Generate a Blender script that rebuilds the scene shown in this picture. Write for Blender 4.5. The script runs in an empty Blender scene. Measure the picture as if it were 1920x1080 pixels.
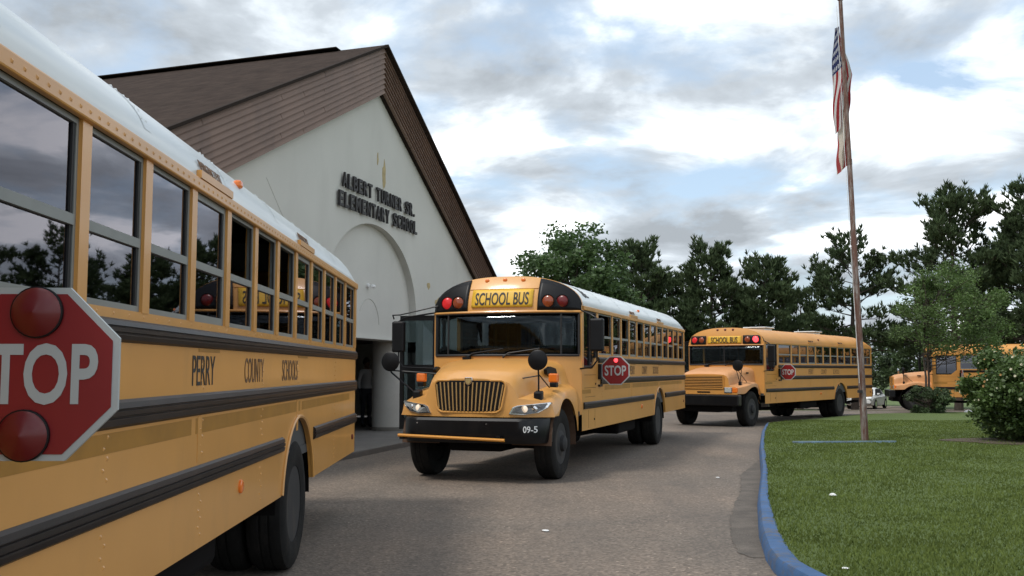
import bpy, math, random
import numpy as np
from mathutils import Matrix, Vector
R = math.radians
sc = bpy.context.scene
COL = sc.collection

# ------------------------------------------------------------------ camera, sky, sun, exposure
cam = bpy.data.objects.new('camera', bpy.data.cameras.new('camera'))
COL.objects.link(cam)
cam.data.sensor_width = 36.0
cam.data.lens = 1895.77 / 1920 * 36
cam.data.clip_end = 3000
cam.location = (0, 0, 1.585)
cam.rotation_euler = (math.pi / 2 + 0.0805, -0.0014, 0)
sc.camera = cam

SUN_DIR = Vector((-0.52, -0.34, 1.0)).normalized()          # towards the sun, behind thin cloud
SUN_EL = math.asin(SUN_DIR.z)
SUN_AZ = math.atan2(SUN_DIR.x, SUN_DIR.y)

world = bpy.data.worlds.new('World')
sc.world = world
world.use_nodes = True
wt = world.node_tree
for n in list(wt.nodes):
    wt.nodes.remove(n)


def wn(t, **kw):
    n = wt.nodes.new(t)
    for k, v in kw.items():
        setattr(n, k, v)
    return n


def wmath(op, a, b=None, clamp=False):
    n = wn('ShaderNodeMath', operation=op, use_clamp=clamp)
    for i, s in enumerate((a, b)):
        if s is None:
            continue
        if isinstance(s, (int, float)):
            n.inputs[i].default_value = s
        else:
            wt.links.new(s, n.inputs[i])
    return n.outputs[0]


def wramp(fac, stops):
    n = wn('ShaderNodeValToRGB')
    e = n.color_ramp.elements
    while len(e) < len(stops):
        e.new(0.5)
    for i, (p, c) in enumerate(stops):
        e[i].position = p
        e[i].color = (*c, 1) if len(c) == 3 else c
    wt.links.new(fac, n.inputs[0])
    return n.outputs[0]


sky = wn('ShaderNodeTexSky', sky_type='NISHITA')
sky.sun_disc = False
sky.sun_elevation = SUN_EL
sky.sun_rotation = SUN_AZ
tc = wn('ShaderNodeTexCoord')
sep = wn('ShaderNodeSeparateXYZ')
wt.links.new(tc.outputs['Generated'], sep.inputs[0])
zz = wmath('ADD', wmath('MAXIMUM', sep.outputs[2], 0.0), 0.22)
comb = wn('ShaderNodeCombineXYZ')
wt.links.new(wmath('DIVIDE', sep.outputs[0], zz), comb.inputs[0])
wt.links.new(wmath('DIVIDE', sep.outputs[1], zz), comb.inputs[1])


def wnoise(scale, detail, rough, off, dist=0.0):
    mp = wn('ShaderNodeMapping')
    mp.inputs['Location'].default_value = off
    wt.links.new(comb.outputs[0], mp.inputs[0])
    nz = wn('ShaderNodeTexNoise')
    nz.inputs['Scale'].default_value = scale
    nz.inputs['Detail'].default_value = detail
    nz.inputs['Roughness'].default_value = rough
    nz.inputs['Distortion'].default_value = dist
    wt.links.new(mp.outputs[0], nz.inputs['Vector'])
    return nz.outputs['Fac']


cover = wramp(wnoise(2.1, 9, 0.56, (3.1, 1.7, 0.0), 0.25), [(0.37, (0, 0, 0)), (0.53, (1, 1, 1))])
shade = wramp(wnoise(2.0, 8, 0.55, (7.3, 2.2, 1.0), 0.3),
              [(0.37, (3.0, 3.3, 3.6)), (0.47, (4.4, 4.85, 5.3)), (0.53, (6.6, 7.2, 7.7)), (0.575, (11.0, 11.2, 11.4))])
mixs = wn('ShaderNodeMix', data_type='RGBA')
skyb = wn('ShaderNodeMix', data_type='RGBA', blend_type='MULTIPLY')
skyb.inputs[0].default_value = 1.0
wt.links.new(sky.outputs[0], skyb.inputs[6])
skyb.inputs[7].default_value = (1.0, 1.0, 1.0, 1)
haze_add = wn('ShaderNodeMix', data_type='RGBA')
haze_add.inputs[0].default_value = 0.45
wt.links.new(skyb.outputs[2], haze_add.inputs[6])
haze_add.inputs[7].default_value = (5.2, 6.5, 7.8, 1)
wt.links.new(cover, mixs.inputs[0])
wt.links.new(haze_add.outputs[2], mixs.inputs[6])
wt.links.new(shade, mixs.inputs[7])
bg = wn('ShaderNodeBackground')
bg.inputs['Strength'].default_value = 0.1
wt.links.new(mixs.outputs[2], bg.inputs['Color'])
wo = wn('ShaderNodeOutputWorld')
wt.links.new(bg.outputs[0], wo.inputs[0])

sun = bpy.data.objects.new('sun', bpy.data.lights.new('sun', 'SUN'))
COL.objects.link(sun)
sun.data.energy = 1.5
sun.data.angle = R(11)
sun.data.color = (1.0, 0.95, 0.88)
sun.rotation_euler = SUN_DIR.to_track_quat('Z', 'Y').to_euler()
sun.location = (-20, 20, 40)

sc.view_settings.view_transform = 'Standard'
sc.view_settings.look = 'None'
sc.view_settings.exposure = 0.60
sc.view_settings.gamma = 1.0
sc.cycles.use_denoising = True
sc.cycles.max_bounces = 8
sc.cycles.transparent_max_bounces = 24
sc.cycles.sample_clamp_indirect = 6.0

# ------------------------------------------------------------------ materials
MATS = {}


def mat(name, col, rough=0.6, metal=0.0, var=0.0, vscale=3.0, bump=0.0, bscale=40.0, coat=0.0, spec=0.5,
        dirt=None, dscale=1.2, damt=0.5, emit=None, estr=0.0, fine=0.0, fscale=200.0, transl=0.0):
    """Principled surface; var = large soft colour variation, fine = fine grain, dirt = (r,g,b) stains with own shape."""
    if name in MATS:
        return MATS[name]
    m = bpy.data.materials.new(name)
    m.use_nodes = True
    t = m.node_tree
    b = t.nodes['Principled BSDF']
    L = t.links.new
    b.inputs['Roughness'].default_value = rough
    b.inputs['Metallic'].default_value = metal
    b.inputs['Coat Weight'].default_value = coat
    b.inputs['Coat Roughness'].default_value = 0.12
    b.inputs['Specular IOR Level'].default_value = spec
    co = t.nodes.new('ShaderNodeTexCoord').outputs['Object']

    def noise(scale, detail=4, rough_=0.55, stretch=None):
        n = t.nodes.new('ShaderNodeTexNoise')
        if stretch:
            mp = t.nodes.new('ShaderNodeMapping')
            mp.inputs['Scale'].default_value = stretch
            L(co, mp.inputs[0])
        n.inputs['Scale'].default_value = scale
        n.inputs['Detail'].default_value = detail
        n.inputs['Roughness'].default_value = rough_
        L(mp.outputs[0] if stretch else co, n.inputs['Vector'])
        return n.outputs['Fac']

    def ramp(fac, p0, c0, p1, c1):
        n = t.nodes.new('ShaderNodeValToRGB')
        n.color_ramp.elements[0].position = p0
        n.color_ramp.elements[0].color = (*c0, 1)
        n.color_ramp.elements[1].position = p1
        n.color_ramp.elements[1].color = (*c1, 1)
        L(fac, n.inputs[0])
        return n.outputs[0]

    def mix(fac, a, c, blend='MIX'):
        n = t.nodes.new('ShaderNodeMix')
        n.data_type = 'RGBA'
        n.blend_type = blend
        if isinstance(fac, float):
            n.inputs[0].default_value = fac
        else:
            L(fac, n.inputs[0])
        for i, s in ((6, a), (7, c)):
            if isinstance(s, tuple):
                n.inputs[i].default_value = (*s, 1)
            else:
                L(s, n.inputs[i])
        return n.outputs[2]
    c = tuple(col)
    cur = None
    if var > 0:
        cur = ramp(noise(vscale), 0.3, tuple(x * (1 - var) for x in c), 0.7, tuple(min(1, x * (1 + var)) for x in c))
    if fine > 0:
        g = ramp(noise(fscale, 2, 0.7), 0.3, (1 - fine,) * 3, 0.7, (1 + fine,) * 3)
        cur = mix(1.0, cur if cur is not None else c, g, 'MULTIPLY')
    if dirt is not None:
        f = ramp(noise(dscale, 8, 0.65, (1, 1, 0.35)), 0.5, (0, 0, 0), 0.75, (damt,) * 3)
        cur = mix(f, cur if cur is not None else c, dirt)
    if cur is None:
        b.inputs['Base Color'].default_value = (*c, 1)
    else:
        L(cur, b.inputs['Base Color'])
    if bump > 0:
        bn = t.nodes.new('ShaderNodeBump')
        bn.inputs['Strength'].default_value = bump
        bn.inputs['Distance'].default_value = 0.01
        L(noise(bscale, 5, 0.65), bn.inputs['Height'])
        L(bn.outputs[0], b.inputs['Normal'])
    if emit:
        b.inputs['Emission Color'].default_value = (*emit, 1)
        b.inputs['Emission Strength'].default_value = estr
    if transl > 0:
        tr = t.nodes.new('ShaderNodeBsdfTranslucent')
        if cur is None:
            tr.inputs[0].default_value = (*c, 1)
        else:
            L(cur, tr.inputs[0])
        ms = t.nodes.new('ShaderNodeMixShader')
        ms.inputs[0].default_value = transl
        L(b.outputs[0], ms.inputs[1])
        L(tr.outputs[0], ms.inputs[2])
        L(ms.outputs[0], t.nodes['Material Output'].inputs['Surface'])
    MATS[name] = m
    return m


def glass(name, tint=(0.30, 0.33, 0.35), ior=1.75, refl=(1, 1, 1)):
    if name in MATS:
        return MATS[name]
    m = bpy.data.materials.new(name)
    m.use_nodes = True
    t = m.node_tree
    t.nodes.remove(t.nodes['Principled BSDF'])
    tr = t.nodes.new('ShaderNodeBsdfTransparent')
    tr.inputs[0].default_value = (*tint, 1)
    gl = t.nodes.new('ShaderNodeBsdfGlossy')
    gl.inputs['Roughness'].default_value = 0.015
    gl.inputs['Color'].default_value = (*refl, 1)
    fr = t.nodes.new('ShaderNodeFresnel')
    fr.inputs['IOR'].default_value = ior
    mx = t.nodes.new('ShaderNodeMixShader')
    t.links.new(fr.outputs[0], mx.inputs[0])
    t.links.new(tr.outputs[0], mx.inputs[1])
    t.links.new(gl.outputs[0], mx.inputs[2])
    t.links.new(mx.outputs[0], t.nodes['Material Output'].inputs['Surface'])
    MATS[name] = m
    return m


YEL = (0.64, 0.312, 0.078)
M_YEL = mat('bus_yellow_paint', YEL, 0.38, var=0.06, vscale=1.1, coat=0.25, dirt=(0.36, 0.20, 0.07), dscale=2.2, damt=0.30,
            bump=0.14, bscale=1.7)
M_YEL2 = mat('bus_yellow_faded', (0.60, 0.27, 0.055), 0.5, var=0.07, vscale=0.9, dirt=(0.40, 0.24, 0.10), dscale=1.6, damt=0.3)
M_FADEH = mat('sun_faded_orange_paint', (0.62, 0.30, 0.125), 0.5, var=0.08, vscale=1.5, dirt=(0.45, 0.25, 0.12), dscale=2, damt=0.3)
M_TAPE = mat('ochre_reflective_tape', (0.36, 0.17, 0.02), 0.45, var=0.12, vscale=5)
M_WHITE = mat('white_roof_paint', (0.62, 0.66, 0.66), 0.32, var=0.04, vscale=1.5, coat=0.2, dirt=(0.50, 0.53, 0.53), dscale=1.3, damt=0.3)
M_RAIL = mat('black_rub_rail', (0.012, 0.009, 0.009), 0.40, var=0.3, vscale=6, spec=0.3, dirt=(0.045, 0.03, 0.024), dscale=5, damt=0.5)
M_BLK = mat('black_plastic', (0.006, 0.006, 0.007), 0.42, var=0.2, spec=0.25)
M_BUMP = mat('black_bumper', (0.005, 0.005, 0.006), 0.3, var=0.3, spec=0.3, dirt=(0.02, 0.018, 0.016), dscale=4, damt=0.4)
M_UNDER = mat('underbody_black', (0.007, 0.006, 0.006), 0.9, spec=0.1)
M_RUB = mat('tyre_rubber', (0.012, 0.0115, 0.011), 0.85, spec=0.2, var=0.25, vscale=8, dirt=(0.04, 0.035, 0.03), dscale=5, damt=0.6, bump=0.3, bscale=60)
M_RIM = mat('steel_wheel_rim', (0.022, 0.022, 0.023), 0.7, 0.1, var=0.3, dirt=(0.10, 0.075, 0.05), dscale=6, damt=0.5)
M_ALU = mat('aluminium_frame', (0.24, 0.25, 0.235), 0.5, 0.3, var=0.1)
M_GASK = mat('black_gasket', (0.014, 0.014, 0.015), 0.6)
M_GLASS = glass('bus_window_glass', (0.28, 0.30, 0.32), 2.15, (0.86, 0.84, 0.92))
M_WS = glass('windshield_glass', (0.36, 0.42, 0.43), 1.42, (0.8, 0.9, 0.95))
M_LENS = glass('clear_lens', (0.8, 0.8, 0.8), 1.5)
M_INT = mat('bus_interior_lining', (0.06, 0.06, 0.06), 0.8)
M_SEAT = mat('bus_seat_vinyl', (0.035, 0.04, 0.045), 0.6)
M_CHROME = mat('chrome', (0.75, 0.75, 0.75), 0.12, 1.0)
M_GOLD = mat('gold_trim', (0.42, 0.25, 0.09), 0.45, 0.1)
M_AMBER = mat('amber_lens', (0.70, 0.16, 0.015), 0.25, coat=0.5, emit=(1, 0.22, 0.02), estr=0.05)
M_REDL = mat('red_lens', (0.13, 0.005, 0.006), 0.35, coat=0.15)
M_REDON = mat('red_lamp_lit', (0.6, 0.01, 0.01), 0.3, emit=(1.0, 0.05, 0.06), estr=2.2)
M_REDDIM = mat('red_lamp_glowing', (0.5, 0.01, 0.01), 0.3, emit=(1.0, 0.04, 0.05), estr=0.14)
M_RED = mat('stop_sign_red', (0.22, 0.008, 0.010), 0.42, var=0.06)
M_SWHITE = mat('stop_sign_white', (0.42, 0.45, 0.45), 0.5, var=0.06)
M_SIGNY = mat('sign_yellow', (0.72, 0.42, 0.03), 0.5)
M_LETTER = mat('black_lettering', (0.016, 0.013, 0.012), 0.6)
M_FADEL = mat('faded_brown_lettering', (0.15, 0.075, 0.030), 0.6, var=0.4, vscale=12)
M_WLET = mat('white_lettering', (0.75, 0.75, 0.74), 0.6)
M_HEAD = mat('headlight_lit', (0.6, 0.55, 0.5), 0.3, emit=(1.0, 0.75, 0.5), estr=0.4)
M_STUCCO = mat('grey_stucco', (0.56, 0.55, 0.505), 0.9, var=0.05, vscale=0.5, fine=0.05, fscale=60, bump=0.25, bscale=70,
               dirt=(0.45, 0.44, 0.40), dscale=0.7, damt=0.5)
M_STUCCO2 = mat('column_stucco', (0.52, 0.51, 0.47), 0.9, var=0.05, fine=0.05, fscale=60, bump=0.25, bscale=70)
M_SIDING = mat('brown_siding', (0.195, 0.122, 0.088), 0.6, var=0.10, vscale=1.2, dirt=(0.10, 0.066, 0.052), dscale=2, damt=0.5)
M_TRIM = mat('dark_brown_trim', (0.030, 0.022, 0.018), 0.9, spec=0.1)
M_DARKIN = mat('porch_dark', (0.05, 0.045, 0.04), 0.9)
M_STAIN = mat('peeled_ochre_patch', (0.42, 0.33, 0.17), 0.9, var=0.2, vscale=8)
M_CONC = mat('sidewalk_concrete', (0.17, 0.155, 0.14), 0.9, var=0.15, vscale=1.2, fine=0.12, fscale=90, bump=0.3, bscale=50)


def add_noise_mix(name, build):
    m = bpy.data.materials.new(name)
    m.use_nodes = True
    build(m.node_tree, m.node_tree.nodes['Principled BSDF'])
    MATS[name] = m
    return m


def nodes_util(t):
    L = t.links.new
    co = t.nodes.new('ShaderNodeTexCoord').outputs['Object']

    def noise(scale, detail=5, rough=0.6, vec=None, dist=0.0):
        n = t.nodes.new('ShaderNodeTexNoise')
        n.inputs['Scale'].default_value = scale
        n.inputs['Detail'].default_value = detail
        n.inputs['Roughness'].default_value = rough
        n.inputs['Distortion'].default_value = dist
        L(vec if vec is not None else co, n.inputs['Vector'])
        return n.outputs['Fac']

    def ramp(fac, *stops):
        n = t.nodes.new('ShaderNodeValToRGB')
        e = n.color_ramp.elements
        while len(e) < len(stops):
            e.new(0.5)
        for i, (p, c) in enumerate(stops):
            e[i].position = p
            e[i].color = (*c, 1) if isinstance(c, tuple) else (c, c, c, 1)
        L(fac, n.inputs[0])
        return n.outputs[0]

    def mix(fac, a, b, blend='MIX'):
        n = t.nodes.new('ShaderNodeMix')
        n.data_type = 'RGBA'
        n.blend_type = blend
        if isinstance(fac, float):
            n.inputs[0].default_value = fac
        else:
            L(fac, n.inputs[0])
        for i, s in ((6, a), (7, b)):
            if isinstance(s, tuple):
                n.inputs[i].default_value = (*s, 1)
            else:
                L(s, n.inputs[i])
        return n.outputs[2]

    def bump(h, strength, dist, b):
        n = t.nodes.new('ShaderNodeBump')
        n.inputs['Strength'].default_value = strength
        n.inputs['Distance'].default_value = dist
        L(h, n.inputs['Height'])
        L(n.outputs[0], b.inputs['Normal'])
    return co, noise, ramp, mix, bump


def _asphalt(t, b):
    co, noise, ramp, mix, bump = nodes_util(t)
    base = ramp(noise(0.35, 6, 0.65), (0.3, (0.128, 0.103, 0.081)), (0.7, (0.212, 0.170, 0.133)))
    warm = ramp(noise(0.22, 5, 0.6, dist=0.4), (0.42, 0.0), (0.62, 0.8))
    c = mix(warm, base, (0.235, 0.176, 0.130))
    v = t.nodes.new('ShaderNodeTexVoronoi')
    v.inputs['Scale'].default_value = 42
    t.links.new(co, v.inputs['Vector'])
    ag = ramp(v.outputs['Color'], (0.0, 0.50), (0.6, 1.0), (0.9, 1.35), (1.0, 2.4))
    c = mix(ramp(noise(14, 4, 0.8), (0.35, 0.0), (0.7, 0.35)), c, (0.070, 0.062, 0.055))
    c = mix(1.0, c, ag, 'MULTIPLY')
    c = mix(ramp(noise(1.6, 8, 0.7), (0.60, 0.0), (0.72, 0.5)), c, (0.055, 0.050, 0.046))
    mp = t.nodes.new('ShaderNodeMapping')
    mp.inputs['Rotation'].default_value = (0, 0, 0.2)
    mp.inputs['Scale'].default_value = (1.1, 0.10, 1)
    t.links.new(co, mp.inputs[0])
    c = mix(ramp(noise(1.0, 5, 0.6, mp.outputs[0]), (0.45, 0.0), (0.68, 0.45)), c, (0.085, 0.074, 0.064))
    t.links.new(c, b.inputs['Base Color'])
    b.inputs['Roughness'].default_value = 0.85
    bump(v.outputs['Distance'], 0.6, 0.006, b)


def _grass(t, b):
    co, noise, ramp, mix, bump = nodes_util(t)
    c = ramp(noise(0.5, 6, 0.65), (0.3, (0.068, 0.105, 0.020)), (0.7, (0.092, 0.134, 0.028)))
    c = mix(ramp(noise(9, 6, 0.7), (0.45, 0.0), (0.75, 0.5)), c, (0.095, 0.130, 0.030))
    c = mix(ramp(noise(1.1, 7, 0.7), (0.62, 0.0), (0.78, 0.25)), c, (0.12, 0.11, 0.05))
    t.links.new(c, b.inputs['Base Color'])
    b.inputs['Roughness'].default_value = 0.9
    bump(noise(60, 6, 0.7), 0.8, 0.03, b)


def _shingle(t, b):
    co, noise, ramp, mix, bump = nodes_util(t)
    br = t.nodes.new('ShaderNodeTexBrick')
    mp = t.nodes.new('ShaderNodeMapping')
    t.links.new(t.nodes.new('ShaderNodeTexCoord').outputs['UV'], mp.inputs[0])
    t.links.new(mp.outputs[0], br.inputs['Vector'])
    br.inputs['Color1'].default_value = (0.050, 0.039, 0.034, 1)
    br.inputs['Color2'].default_value = (0.032, 0.025, 0.022, 1)
    br.inputs['Mortar'].default_value = (0.022, 0.018, 0.016, 1)
    br.inputs['Scale'].default_value = 1.0
    br.inputs['Brick Width'].default_value = 0.3
    br.inputs['Row Height'].default_value = 0.14
    br.inputs['Mortar Size'].default_value = 0.008
    c = mix(0.5, br.outputs['Color'], ramp(noise(2.5, 6, 0.7), (0.3, (0.026, 0.018, 0.014)), (0.7, (0.085, 0.060, 0.047))))
    t.links.new(c, b.inputs['Base Color'])
    b.inputs['Roughness'].default_value = 1.0
    b.inputs['Specular IOR Level'].default_value = 0.05
    bump(br.outputs['Fac'], -0.5, 0.01, b)


def _kerb(t, b):
    co, noise, ramp, mix, bump = nodes_util(t)
    c = ramp(noise(3.0, 6, 0.7), (0.3, (0.024, 0.072, 0.165)), (0.7, (0.046, 0.118, 0.265)))
    c = mix(ramp(noise(7, 8, 0.75), (0.50, 0.0), (0.62, 0.85)), c, (0.10, 0.092, 0.085))
    t.links.new(c, b.inputs['Base Color'])
    b.inputs['Roughness'].default_value = 0.75
    bump(noise(30, 6, 0.7), 0.5, 0.01, b)


def _pole(t, b):
    co, noise, ramp, mix, bump = nodes_util(t)
    c = ramp(noise(3.0, 5, 0.6), (0.35, (0.21, 0.19, 0.175)), (0.65, (0.34, 0.32, 0.30)))
    mp = t.nodes.new('ShaderNodeMapping')
    mp.inputs['Scale'].default_value = (6, 6, 0.9)
    t.links.new(co, mp.inputs[0])
    c = mix(ramp(noise(1.6, 7, 0.75, mp.outputs[0]), (0.36, 0.0), (0.54, 1.0)), c, (0.115, 0.052, 0.034))
    t.links.new(c, b.inputs['Base Color'])
    b.inputs['Roughness'].default_value = 0.8
    bump(noise(40, 5, 0.7), 0.3, 0.005, b)


M_ASPH = add_noise_mix('worn_asphalt', _asphalt)
M_GRASS = add_noise_mix('mown_grass', _grass)
M_SHING = add_noise_mix('brown_shingles', _shingle)
M_KERB = add_noise_mix('blue_kerb_paint', _kerb)
M_POLE = add_noise_mix('rusty_pole_paint', _pole)
M_GRAVEL = mat('tan_gravel', (0.22, 0.175, 0.135), 0.95, var=0.2, vscale=1.5, fine=0.25, fscale=40, bump=0.4, bscale=40)
M_BLADE = mat('grass_blades', (0.128, 0.166, 0.046), 1.0, spec=0.0, var=0.22, vscale=1.3, transl=0.25)
M_BARK = mat('pine_bark', (0.060, 0.045, 0.036), 0.95, var=0.3, vscale=4, bump=0.6, bscale=12)
M_PINE = mat('pine_needles', (0.074, 0.106, 0.048), 0.7, spec=0.2, var=0.45, vscale=0.9, transl=0.25)
M_LEAF = mat('broad_leaves', (0.075, 0.130, 0.042), 0.55, var=0.4, vscale=0.9, transl=0.35)
M_LIME = mat('light_feathery_leaves', (0.095, 0.155, 0.042), 0.6, var=0.35, vscale=1.2, transl=0.35)
M_DARKLF = mat('dark_understory_leaves', (0.058, 0.092, 0.034), 0.6, var=0.5, vscale=0.7, transl=0.25)
M_BUSHLF = mat('bush_leaves', (0.080, 0.130, 0.034), 0.5, var=0.45, vscale=3, transl=0.25)
M_PETAL = mat('cream_petals', (0.75, 0.70, 0.52), 0.6, transl=0.3)
M_PETAL2 = mat('faded_orange_petals', (0.50, 0.28, 0.10), 0.6, transl=0.3)


# ------------------------------------------------------------------ mesh helpers
class MB:
    def __init__(self):
        self.v, self.f = [], []

    def add(self, verts, faces):
        o = len(self.v)
        self.v += [tuple(p) for p in verts]
        self.f += [tuple(i + o for i in q) for q in faces]
        return self

    def box(self, x0, x1, y0, y1, z0, z1):
        vs = [(x, y, z) for z in (z0, z1) for y in (y0, y1) for x in (x0, x1)]
        return self.add(vs, [(0, 2, 3, 1), (4, 5, 7, 6), (0, 1, 5, 4), (2, 6, 7, 3), (0, 4, 6, 2), (1, 3, 7, 5)])

    def prism(self, a, b):
        """two matching outlines: b is the far side; outline a faces outward, wound counter-clockwise seen from outside"""
        n = len(a)
        self.add(list(a) + list(b), [tuple(range(n)), tuple(range(2 * n - 1, n - 1, -1))] +
                 [(i, i + n, (i + 1) % n + n, (i + 1) % n) for i in range(n)])
        return self

    def tube(self, pts, rad, n=8, caps=True):
        pts = [Vector(p) for p in pts]
        if not hasattr(rad, '__len__'):
            rad = [rad] * len(pts)
        rings = []
        up = None
        for i, p in enumerate(pts):
            d = (pts[min(i + 1, len(pts) - 1)] - pts[max(i - 1, 0)]).normalized()
            if up is None:
                up = Vector((0, 0, 1)) if abs(d.z) < 0.9 else Vector((1, 0, 0))
            s = d.cross(up).normalized()
            up = s.cross(d).normalized()
            rings.append([p + (s * math.cos(a) + up * math.sin(a)) * rad[i] for a in [2 * math.pi * k / n for k in range(n)]])
        return self.loft(rings, True, caps)

    def loft(self, rings, closed=False, caps=False):
        o = len(self.v)
        n = len(rings[0])
        for r in rings:
            self.v += [tuple(p) for p in r]
        m = n if closed else n - 1
        for i in range(len(rings) - 1):
            for k in range(m):
                k2 = (k + 1) % n
                self.f.append((o + i * n + k, o + i * n + k2, o + (i + 1) * n + k2, o + (i + 1) * n + k))
        if caps:
            self.f.append(tuple(o + k for k in range(n - 1, -1, -1)))
            e = o + (len(rings) - 1) * n
            self.f.append(tuple(e + k for k in range(n)))
        return self

    def lathe(self, prof, c, axis='y', n=32, sgn=1):
        """prof: (radius, offset along axis)"""
        rings = []
        for r, h in prof:
            ring = []
            for k in range(n):
                a = 2 * math.pi * k / n
                u, w = r * math.cos(a), r * math.sin(a)
                if axis == 'y':
                    ring.append((c[0] + u, c[1] + h * sgn, c[2] + w))
                elif axis == 'x':
                    ring.append((c[0] + h * sgn, c[1] + u, c[2] + w))
                else:
                    ring.append((c[0] + u, c[1] + w, c[2] + h * sgn))
            rings.append(ring)
        return self.loft(rings, True, True)

    def mesh(self, name):
        me = bpy.data.meshes.new(name)
        me.from_pydata(self.v, [], self.f)
        me.update()
        return me

    def build(self, name, m, parent=None, smooth=False, bevel=0.0, recalc=True):
        me = self.mesh(name)
        if recalc:
            import bmesh
            bm = bmesh.new()
            bm.from_mesh(me)
            bmesh.ops.recalc_face_normals(bm, faces=bm.faces)
            bm.to_mesh(me)
            bm.free()
        return link(name, me, m, parent, smooth, bevel)


def link(name, me, m, parent=None, smooth=False, bevel=0.0):
    if m is not None and not me.materials:
        me.materials.append(m)
    if smooth:
        me.polygons.foreach_set('use_smooth', [True] * len(me.polygons))
        if hasattr(me, 'set_sharp_from_angle'):
            me.set_sharp_from_angle(angle=R(38))
    o = bpy.data.objects.new(name, me)
    COL.objects.link(o)
    if parent is not None:
        o.parent = parent
    if bevel:
        b = o.modifiers.new('bevel', 'BEVEL')
        b.width = bevel
        b.segments = 2
        b.limit_method = 'ANGLE'
    return o


def np_mesh(name, V, F):
    """V (n,3), F (m,k) numpy"""
    me = bpy.data.meshes.new(name)
    V = np.asarray(V, dtype=np.float32)
    F = np.asarray(F, dtype=np.int32)
    k = F.shape[1]
    me.vertices.add(len(V))
    me.vertices.foreach_set('co', V.ravel())
    me.loops.add(F.size)
    me.loops.foreach_set('vertex_index', F.ravel())
    me.polygons.add(len(F))
    me.polygons.foreach_set('loop_start', np.arange(0, F.size, k, dtype=np.int32))
    me.polygons.foreach_set('loop_total', np.full(len(F), k, dtype=np.int32))
    me.update(calc_edges=True)
    return me


def thing(name, label, cat, loc=(0, 0, 0), rz=0.0, group=None):
    o = bpy.data.objects.new(name, None)
    COL.objects.link(o)
    o.location = loc
    o.rotation_euler = (0, 0, rz)
    o.empty_display_size = 0.2
    return tag(o, label, cat, group)


def tag(o, label, cat, group=None, kind=None):
    if label:
        o['label'] = label
    if cat:
        o['category'] = cat
    if group:
        o['group'] = group
    if kind:
        o['kind'] = kind
    return o


def structure(o):
    o['kind'] = 'structure'
    return o


def stuff(o):
    o['kind'] = 'stuff'
    return o


TXT = {}


def text_np(s, bold=0.0):
    key = (s, bold)
    if key in TXT:
        return TXT[key]
    cu = bpy.data.curves.new('lettering', 'FONT')
    cu.body = s
    cu.size = 1.0
    cu.offset = bold
    cu.resolution_u = 4
    ob = bpy.data.objects.new('lettering', cu)
    COL.objects.link(ob)
    dg = bpy.context.evaluated_depsgraph_get()
    me = bpy.data.meshes.new_from_object(ob.evaluated_get(dg))
    V = np.array([v.co[:] for v in me.vertices])
    F = [tuple(p.vertices) for p in me.polygons]
    bpy.data.objects.remove(ob)
    bpy.data.curves.remove(cu)
    bpy.data.meshes.remove(me)
    TXT[key] = (V, F)
    return V, F


def text(name, s, m, parent, o, xd, yd, width, height, depth=0.006, bold=0.02, warp=None):
    """flat lettering fitted to width x height, lower-left corner at o, running along xd, upright yd; given real thickness"""
    V, F = text_np(s, bold)
    lo, hi = V.min(0), V.max(0)
    o, xd, yd = Vector(o), Vector(xd), Vector(yd)
    nn = xd.cross(yd).normalized()
    top, bot = [], []
    for v in V:
        p = o + xd * ((v[0] - lo[0]) / (hi[0] - lo[0]) * width) + yd * ((v[1] - lo[1]) / max(hi[1] - lo[1], 1e-6) * height)
        if warp:
            p = warp(p)
        bot.append(p)
        top.append(p + nn * depth)
    n = len(V)
    edges = {}
    for f in F:
        for a, b in zip(f, f[1:] + f[:1]):
            edges[(a, b)] = edges.get((a, b), 0) + 1
    mb = MB()
    faces = [tuple(f) for f in F] + [(b, a, a + n, b + n) for (a, b) in edges if (b, a) not in edges]
    mb.add(top + bot, faces)
    return mb.build(name, m, parent, recalc=False)


def interp(xs, ys, x):
    return float(np.interp(x, xs, ys))


def gz(y):
    return interp([-50, 20, 36, 44, 70, 100, 400], [0, 0, -0.05, -0.22, -1.08, -1.5, -2.0], y)


# ------------------------------------------------------------------ ground, driveway, lawn, kerb
def sheet(name, m, ys, x0f, x1f, dz, nx=8):
    mb = MB()
    rings = []
    for y in ys:
        a, b = x0f(y), x1f(y)
        rings.append([(a + (b - a) * k / nx, y, gz(y) + dz) for k in range(nx + 1)])
    mb.loft(rings)
    return mb.build(name, m, None, recalc=False)


ys_all = [-400, -60, -15, 0, 10, 20, 28, 36, 40, 44, 50, 58, 64, 70, 80, 100, 160, 400, 1200]
g_ = sheet('ground', M_GRASS, ys_all, lambda y: -900.0, lambda y: 900.0, -0.03, 2)
structure(g_)
ys_d = [-14, -5, 0, 5, 10, 15, 20, 24, 28, 32, 36, 40, 44, 47, 50]
structure(sheet('driveway', M_ASPH, ys_d, lambda y: -26.0, lambda y: 62.0, 0.0, 10))

LY = [2.4, 3.4, 4.2, 4.8, 5.4, 6.2, 7.0, 7.96, 8.59, 9.78, 12.16, 15.45, 20.24, 25.0, 28.0, 29.4, 30.9, 32.5, 35.6, 37.6, 39.5, 41, 43]
LX = [38., 12., 6.6, 4.6, 3.5, 2.55, 2.15, 2.05, 2.13, 2.36, 2.92, 3.77, 4.91, 6.12, 6.95, 7.35, 8.35, 9.75, 12.15, 14.5, 18.5, 26, 45]


def lawn_x(y):
    return interp(LY, LX, y)


def kerb_w(y):
    return interp([7, 9, 12, 15.5, 30], [0.19, 0.175, 0.125, 0.092, 0.09], y)


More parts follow.
